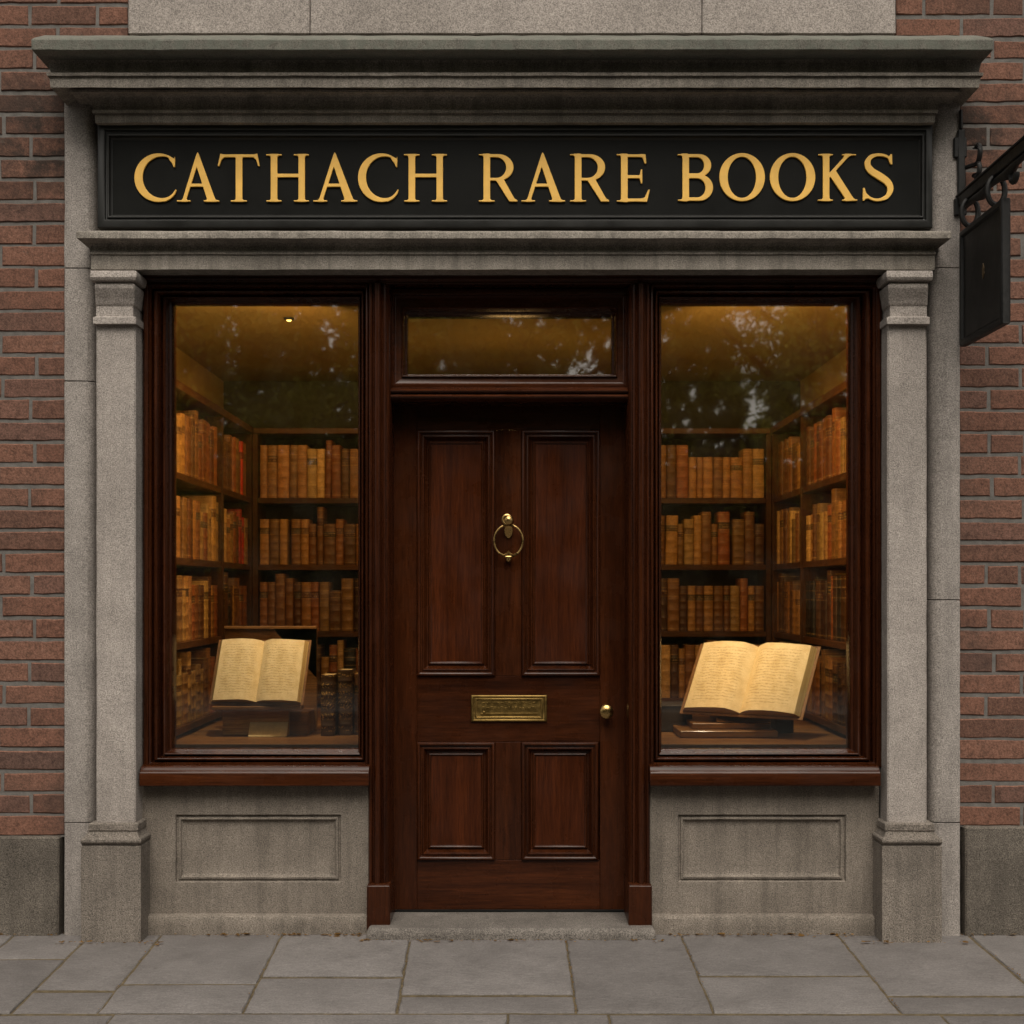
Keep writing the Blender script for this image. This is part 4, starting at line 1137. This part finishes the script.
for q in slabs:
    q = [Vector((p[0], p[1], 0)) for p in q]
    ar = sum(q[i].x * q[(i + 1) % 4].y - q[(i + 1) % 4].x * q[i].y for i in range(4))
    if ar < 0: q = q[::-1]
    def inset(d):
        o = []
        for i in range(4):
            p, c, n = q[i - 1], q[i], q[(i + 1) % 4]
            e1 = (c - p).normalized(); e2 = (n - c).normalized()
            n1 = Vector((-e1.y, e1.x, 0)); n2 = Vector((-e2.y, e2.x, 0))
            d1, d2 = d * (2.8 if abs(e1.x) > .9 else 1), d * (2.8 if abs(e2.x) > .9 else 1)
            den = 1 - n1.dot(n2) ** 2; kk = n1.dot(n2)
            o.append(c + n1 * ((d1 - kk * d2) / den) + n2 * ((d2 - kk * d1) / den))
        return o
    dz = rr.uniform(-.0025, .002); tl = [rr.uniform(-.0012, .0012) for _ in range(4)]
    gp = rr.uniform(.0028, .0045)
    def dens(pts, z, am):
        o = []
        for i in range(4):
            n = max(2, int((pts[(i + 1) % 4] - pts[i]).length / .05))
            for k in range(n):
                p = pts[i].lerp(pts[(i + 1) % 4], k / n); zz = z + tl[i] + (tl[(i + 1) % 4] - tl[i]) * k / n
                nv = mnoise.noise_vector(Vector((p.x * 16, p.y * 16, 3))) * am + mnoise.noise_vector(Vector((p.x * 55, p.y * 55, 9))) * am * .6
                o.append((p.x + nv.x, p.y + nv.y, zz))
        return o
    counts = [max(2, int((q[(i + 1) % 4] - q[i]).length / .05)) for i in range(4)]
    def dens2(pts, z, am):
        o = []
        for i in range(4):
            n = counts[i]
            for k in range(n):
                p = pts[i].lerp(pts[(i + 1) % 4], k / n); zz = z + tl[i] + (tl[(i + 1) % 4] - tl[i]) * k / n
                nv = mnoise.noise_vector(Vector((p.x * 16, p.y * 16, 3))) * am + mnoise.noise_vector(Vector((p.x * 55, p.y * 55, 9))) * am * .6
                o.append((p.x + nv.x, p.y + nv.y, zz))
        return o
    mb.loft([dens2(inset(gp), -.03, .004), dens2(inset(gp), -.004 + dz, .004), dens2(inset(gp + .004), dz, .0045)])
pv = struct(make('pavement', mb, 'slab', None, sharp=40), 'grey stone flagged pavement along the shop front', 'pavement')
mb = MB(); x = -12
while x < 12:
    w = rr.uniform(.85, 1.0); mb.box(x + .003, x + w - .003, -2.9, KY - .004, -.2, .0 + rr.uniform(-.003, .002)); x += w
struct(make('kerb', mb, 'kerb', None, .012), 'granite kerb between pavement and road', 'kerb')
sheet('far_pavement', -40, 40, -13.2, -10.0, -.02, 'slab', 'grey pavement on the far side of the road', 'pavement')
mb = MB(); mb.box(-40, 40, -9.998, -9.85, -.2, -.001)
struct(make('far_kerb', mb, 'kerb', None, .012), 'granite kerb on the far side of the road', 'kerb')

# dry leaves and crumbs along the foot of the wall and in the joints
mb = MB()
def leafbit(x, y, s):
    a = rr.uniform(0, 6.28); p = []
    z = .004 + rr.uniform(0, .004)
    for k in range(5):
        t = a + 2 * math.pi * k / 5; p.append(mb.bm.verts.new((x + s * math.cos(t) * rr.uniform(.5, 1.2), y + s * .55 * math.sin(t), z + rr.uniform(-.001, .004))))
    mb.face(p)
for _ in range(460):
    px = rr.uniform(-40, 1064)
    x = X(px); y = -.035 - abs(rr.gauss(0, .018))
    if abs(x) < .6: y -= .09
    elif 1.36 < abs(x) < 1.78: y -= .115
    if rr.random() < .55 and not (148 < px < 370 or 650 < px < 880): continue
    leafbit(x, y, rr.uniform(.004, .009) if rr.random() < .8 else rr.uniform(.011, .018))
for k in (3, 4, 5, 6, 7, 8, 9):
    (a0, a1) = J[k]
    for _ in range(26 if k > 5 else 8):
        t = rr.random(); leafbit(a0 + (a1 - a0) * t + rr.gauss(0, .003), WY + (yA - WY) * t, rr.uniform(.002, .005))
lit = tag(make('leaf_litter', mb, 'litter', None, sharp=0), 'tiny dry brown leaves scattered along the foot of the shop front', 'leaf litter', kind='stuff')

# ================================================================== ACROSS THE STREET (seen only in the window reflections)
def tree(x, y, h, cr, dens, label, seed, low=2.3):
    r_ = random.Random(seed)
    t = thing('street_tree', label, 'tree', (x, y, 0), 'street trees across the road')
    WL[t.name] = Vector((x, y, 0))
    mb = MB()
    trunk = [(x + .12 * math.sin(k * 1.3 + seed), y + .1 * math.cos(k + seed), h * .78 * k / 8) for k in range(9)]
    mb.tube(trunk, [.24 * (1 - k / 11) for k in range(9)], 10)
    tips = []
    for k in range(16):
        a = r_.uniform(0, 6.28); z0 = h * r_.uniform(.25, .7); i = min(8, int(z0 / (h * .78) * 8)); b = Vector(trunk[i])
        e = b + Vector((math.cos(a) * cr * r_.uniform(.5, .95), math.sin(a) * cr * r_.uniform(.5, .95), r_.uniform(.3, 1.8)))
        m = (b + e) / 2 + Vector((0, 0, r_.uniform(.0, .4)))
        mb.tube([b, m, e], [.08, .05, .02], 6); tips += [m, e, (m + e) / 2]
    make('trunk', mb, 'bark', t)
    mb = MB(); bm = mb.bm
    cl = []
    for _ in range(int(60 * dens)):
        if r_.random() < .5: c = r_.choice(tips) + Vector((r_.gauss(0, .3), r_.gauss(0, .3), r_.gauss(0, .3)))
        else:
            a = r_.uniform(0, 6.28); zz = r_.uniform(low, h); rad = cr * math.sqrt(max(.05, 1 - ((zz - (low + h) / 2) / ((h - low) / 2)) ** 2)) * math.sqrt(r_.random())
            c = Vector((x + rad * math.cos(a), y + rad * math.sin(a), zz))
        cl.append((c, r_.uniform(.3, .65)))
    for c, s in cl:
        for _ in range(200):
            d = Vector((r_.gauss(0, 1), r_.gauss(0, 1), r_.gauss(0, .8))) * s * .5
            p = c + d; n = Vector((r_.gauss(0, 1), r_.gauss(0, 1), r_.gauss(.5, 1))).normalized()
            a = n.orthogonal().normalized(); a = (Matrix.Rotation(r_.uniform(0, 6.28), 3, n) @ a); b_ = n.cross(a); l = r_.uniform(.03, .065)
            mb.face([bm.verts.new(p + a * l), bm.verts.new(p + b_ * l * .55), bm.verts.new(p - a * l), bm.verts.new(p - b_ * l * .55)])
    me = bpy.data.meshes.new('crown'); bm.to_mesh(me); bm.free()
    link('crown', me, [M['leaf']], t, 0)
tree(4.6, -14.2, 8.0, 3.1, 3.0, 'leafy street tree with sky gaps, across the road opposite the right window', 21)
tree(.3, -15.0, 10.0, 3.5, 5.0, 'dense street tree across the road opposite the door', 5)
tree(-4.6, -14.4, 10.0, 3.7, 6.0, 'dense street tree across the road opposite the left window', 9)
tree(9.8, -15, 10.0, 3.5, 4.0, 'dense street tree across the road right of the thin one', 12)
tree(-10.4, -15, 10.0, 3.6, 4.0, 'dense street tree across the road at the far left', 15)
mb = MB(); mb.box(-30, 30, -18.6, -18.3, -.2, 3.4); mb.box(-30, 30, -18.66, -18.24, 3.401, 3.5)  # unseen wall added to stop low sky showing through the hedge in reflections
tag(make('sky_block_wall', mb, 'granite_rough', None, .01), 'long dark stone wall added behind the hedge to block low sky', 'wall')
# tall hedge behind the trees
r_ = random.Random(4); mb = MB(); bm = mb.bm
for _ in range(52000):
    p = Vector((r_.uniform(-17, 17), -17.2 + r_.gauss(0, .35), 0)); top = (9.5 - 5.2 * math.exp(-((p.x - 4.1) / .9) ** 2)) + .9 * mnoise.noise(Vector((p.x * .45, 0, 0))) + .4 * mnoise.noise(Vector((p.x * 1.7, 3, 0))); p.z = r_.uniform(0, top)
    n = Vector((r_.gauss(0, 1), r_.gauss(.6, 1), r_.gauss(.3, 1))).normalized(); a = (Matrix.Rotation(r_.uniform(0, 6.28), 3, n) @ n.orthogonal().normalized()); b_ = n.cross(a); l = r_.uniform(.1, .2)
    mb.face([bm.verts.new(p + a * l), bm.verts.new(p + b_ * l * .6), bm.verts.new(p - a * l), bm.verts.new(p - b_ * l * .6)])
me = bpy.data.meshes.new('hedge'); bm.to_mesh(me); bm.free()
tag(link('hedge', me, [M['hedge']], None, 0), 'tall dark hedge behind the street trees across the road', 'hedge')

# ================================================================== LIGHT
def area(name, loc, aim, sx_, sy_, power, col):
    l = bpy.data.lights.new(name, 'AREA'); l.shape = 'RECTANGLE'; l.size = sx_; l.size_y = sy_; l.energy = power; l.color = col
    o = bpy.data.objects.new(name, l); COL.objects.link(o); o.location = loc
    o.rotation_euler = (Vector(aim) - Vector(loc)).to_track_quat('-Z', 'Y').to_euler(); return o
WARM = (1.0, .57, .20)
for s in (-1, 1):
    area('added_jamb_fill', (s * .606, .14, 1.55), (s * 1.40, .72, 1.40), .03, 1.7, 10, WARM)  # unseen strips added behind the jambs as fill for stand and side books
for s, q, e in ((-1, (lx, ly + .06, lz + .05), 75), (1, (rx_, ry_ + .08, rz_ + .05), 88)):
    l = bpy.data.lights.new('added_page_fill', 'SPOT'); l.energy = e; l.color = (1, .86, .62); l.spot_size = R(40); l.spot_blend = .8; l.shadow_soft_size = .015  # spot without a fitting, added to brighten the open pages
    o = bpy.data.objects.new('added_page_fill', l); COL.objects.link(o); o.location = (s * 1.05, .125, 2.55)
    o.rotation_euler = (Vector(q) - o.location).to_track_quat('-Z', 'Y').to_euler()
for s in (-1, 1):
    area('display_lamp', (s * 1.12, .135, 2.548), (s * 1.18, .9, 1.1), .62, .03, 5.5, WARM)
    area('added_bookcase_fill', (s * 1.10, 1.45, 2.50), (s * 1.10, 1.75, 1.3), .5, .1, 1.6, WARM)  # added fill with no fitting, warms the shelved books
l = bpy.data.lights.new('downlight_beam', 'SPOT'); l.energy = 4; l.color = WARM; l.spot_size = R(110); l.spot_blend = .6; l.shadow_soft_size = .02
o = bpy.data.objects.new('downlight_beam', l); COL.objects.link(o); o.location = (X(289, .5), .5, 2.53); o.rotation_euler = (0, 0, 0)
l = bpy.data.lights.new('added_ceiling_fill', 'POINT'); l.energy = 4; l.color = WARM; l.shadow_soft_size = .12  # unseen point light added to lift the ceiling tone
o = bpy.data.objects.new('added_ceiling_fill', l); COL.objects.link(o); o.location = (0, .9, 2.0)

w = bpy.data.worlds.new('World'); scene.world = w; w.use_nodes = True
nt = w.node_tree; nt.nodes.clear(); b = NB(nt)
EL, AZ = 55, 177      # sun high, slightly to one side, behind the camera
sky = b.n('TexSky'); sky.sky_type = 'NISHITA'; sky.sun_disc = False
sky.sun_elevation = R(EL); sky.sun_rotation = R(AZ); sky.air_density = 1.0; sky.dust_density = 4.0; sky.ozone_density = 1.0
hs = b.n('HueSaturation', inp={'Saturation': .22, 'Color': sky.outputs[0]})
tint = b.mix(1.0, hs.outputs[0], (1.0, .95, .87), 'MULTIPLY')
bg = b.n('Background', inp={'Color': tint, 'Strength': .115})
wo = b.n('OutputWorld'); b.link(bg.outputs[0], wo.inputs[0])
sl = bpy.data.lights.new('sun', 'SUN'); sl.energy = 1.85; sl.angle = R(42); sl.color = (1, .93, .83)
so = bpy.data.objects.new('sun', sl); COL.objects.link(so); so.location = (0, -8, 12)
az = R(AZ)
dirv = Vector((math.sin(az) * math.cos(R(EL)), math.cos(az) * math.cos(R(EL)), math.sin(R(EL))))   # towards the sun
so.rotation_euler = dirv.to_track_quat('Z', 'Y').to_euler()

# ================================================================== CAMERA
cam = bpy.data.cameras.new('camera'); co = bpy.data.objects.new('camera', cam); COL.objects.link(co)
cam.sensor_width = 36; cam.lens = 36 * F / 1024; cam.shift_y = (HY - 512) / 1024; cam.clip_start = .05; cam.clip_end = 500
co.location = (0, -D, H); co.rotation_euler = (R(90), 0, 0); scene.camera = co
scene.view_settings.view_transform = 'Standard'; scene.view_settings.look = 'None'; scene.view_settings.exposure = .24
scene.view_settings.gamma = 1
scene.cycles.max_bounces = 8; scene.cycles.transparent_max_bounces = 12; scene.cycles.caustics_reflective = False; scene.cycles.caustics_refractive = False
scene.cycles.use_denoising = True
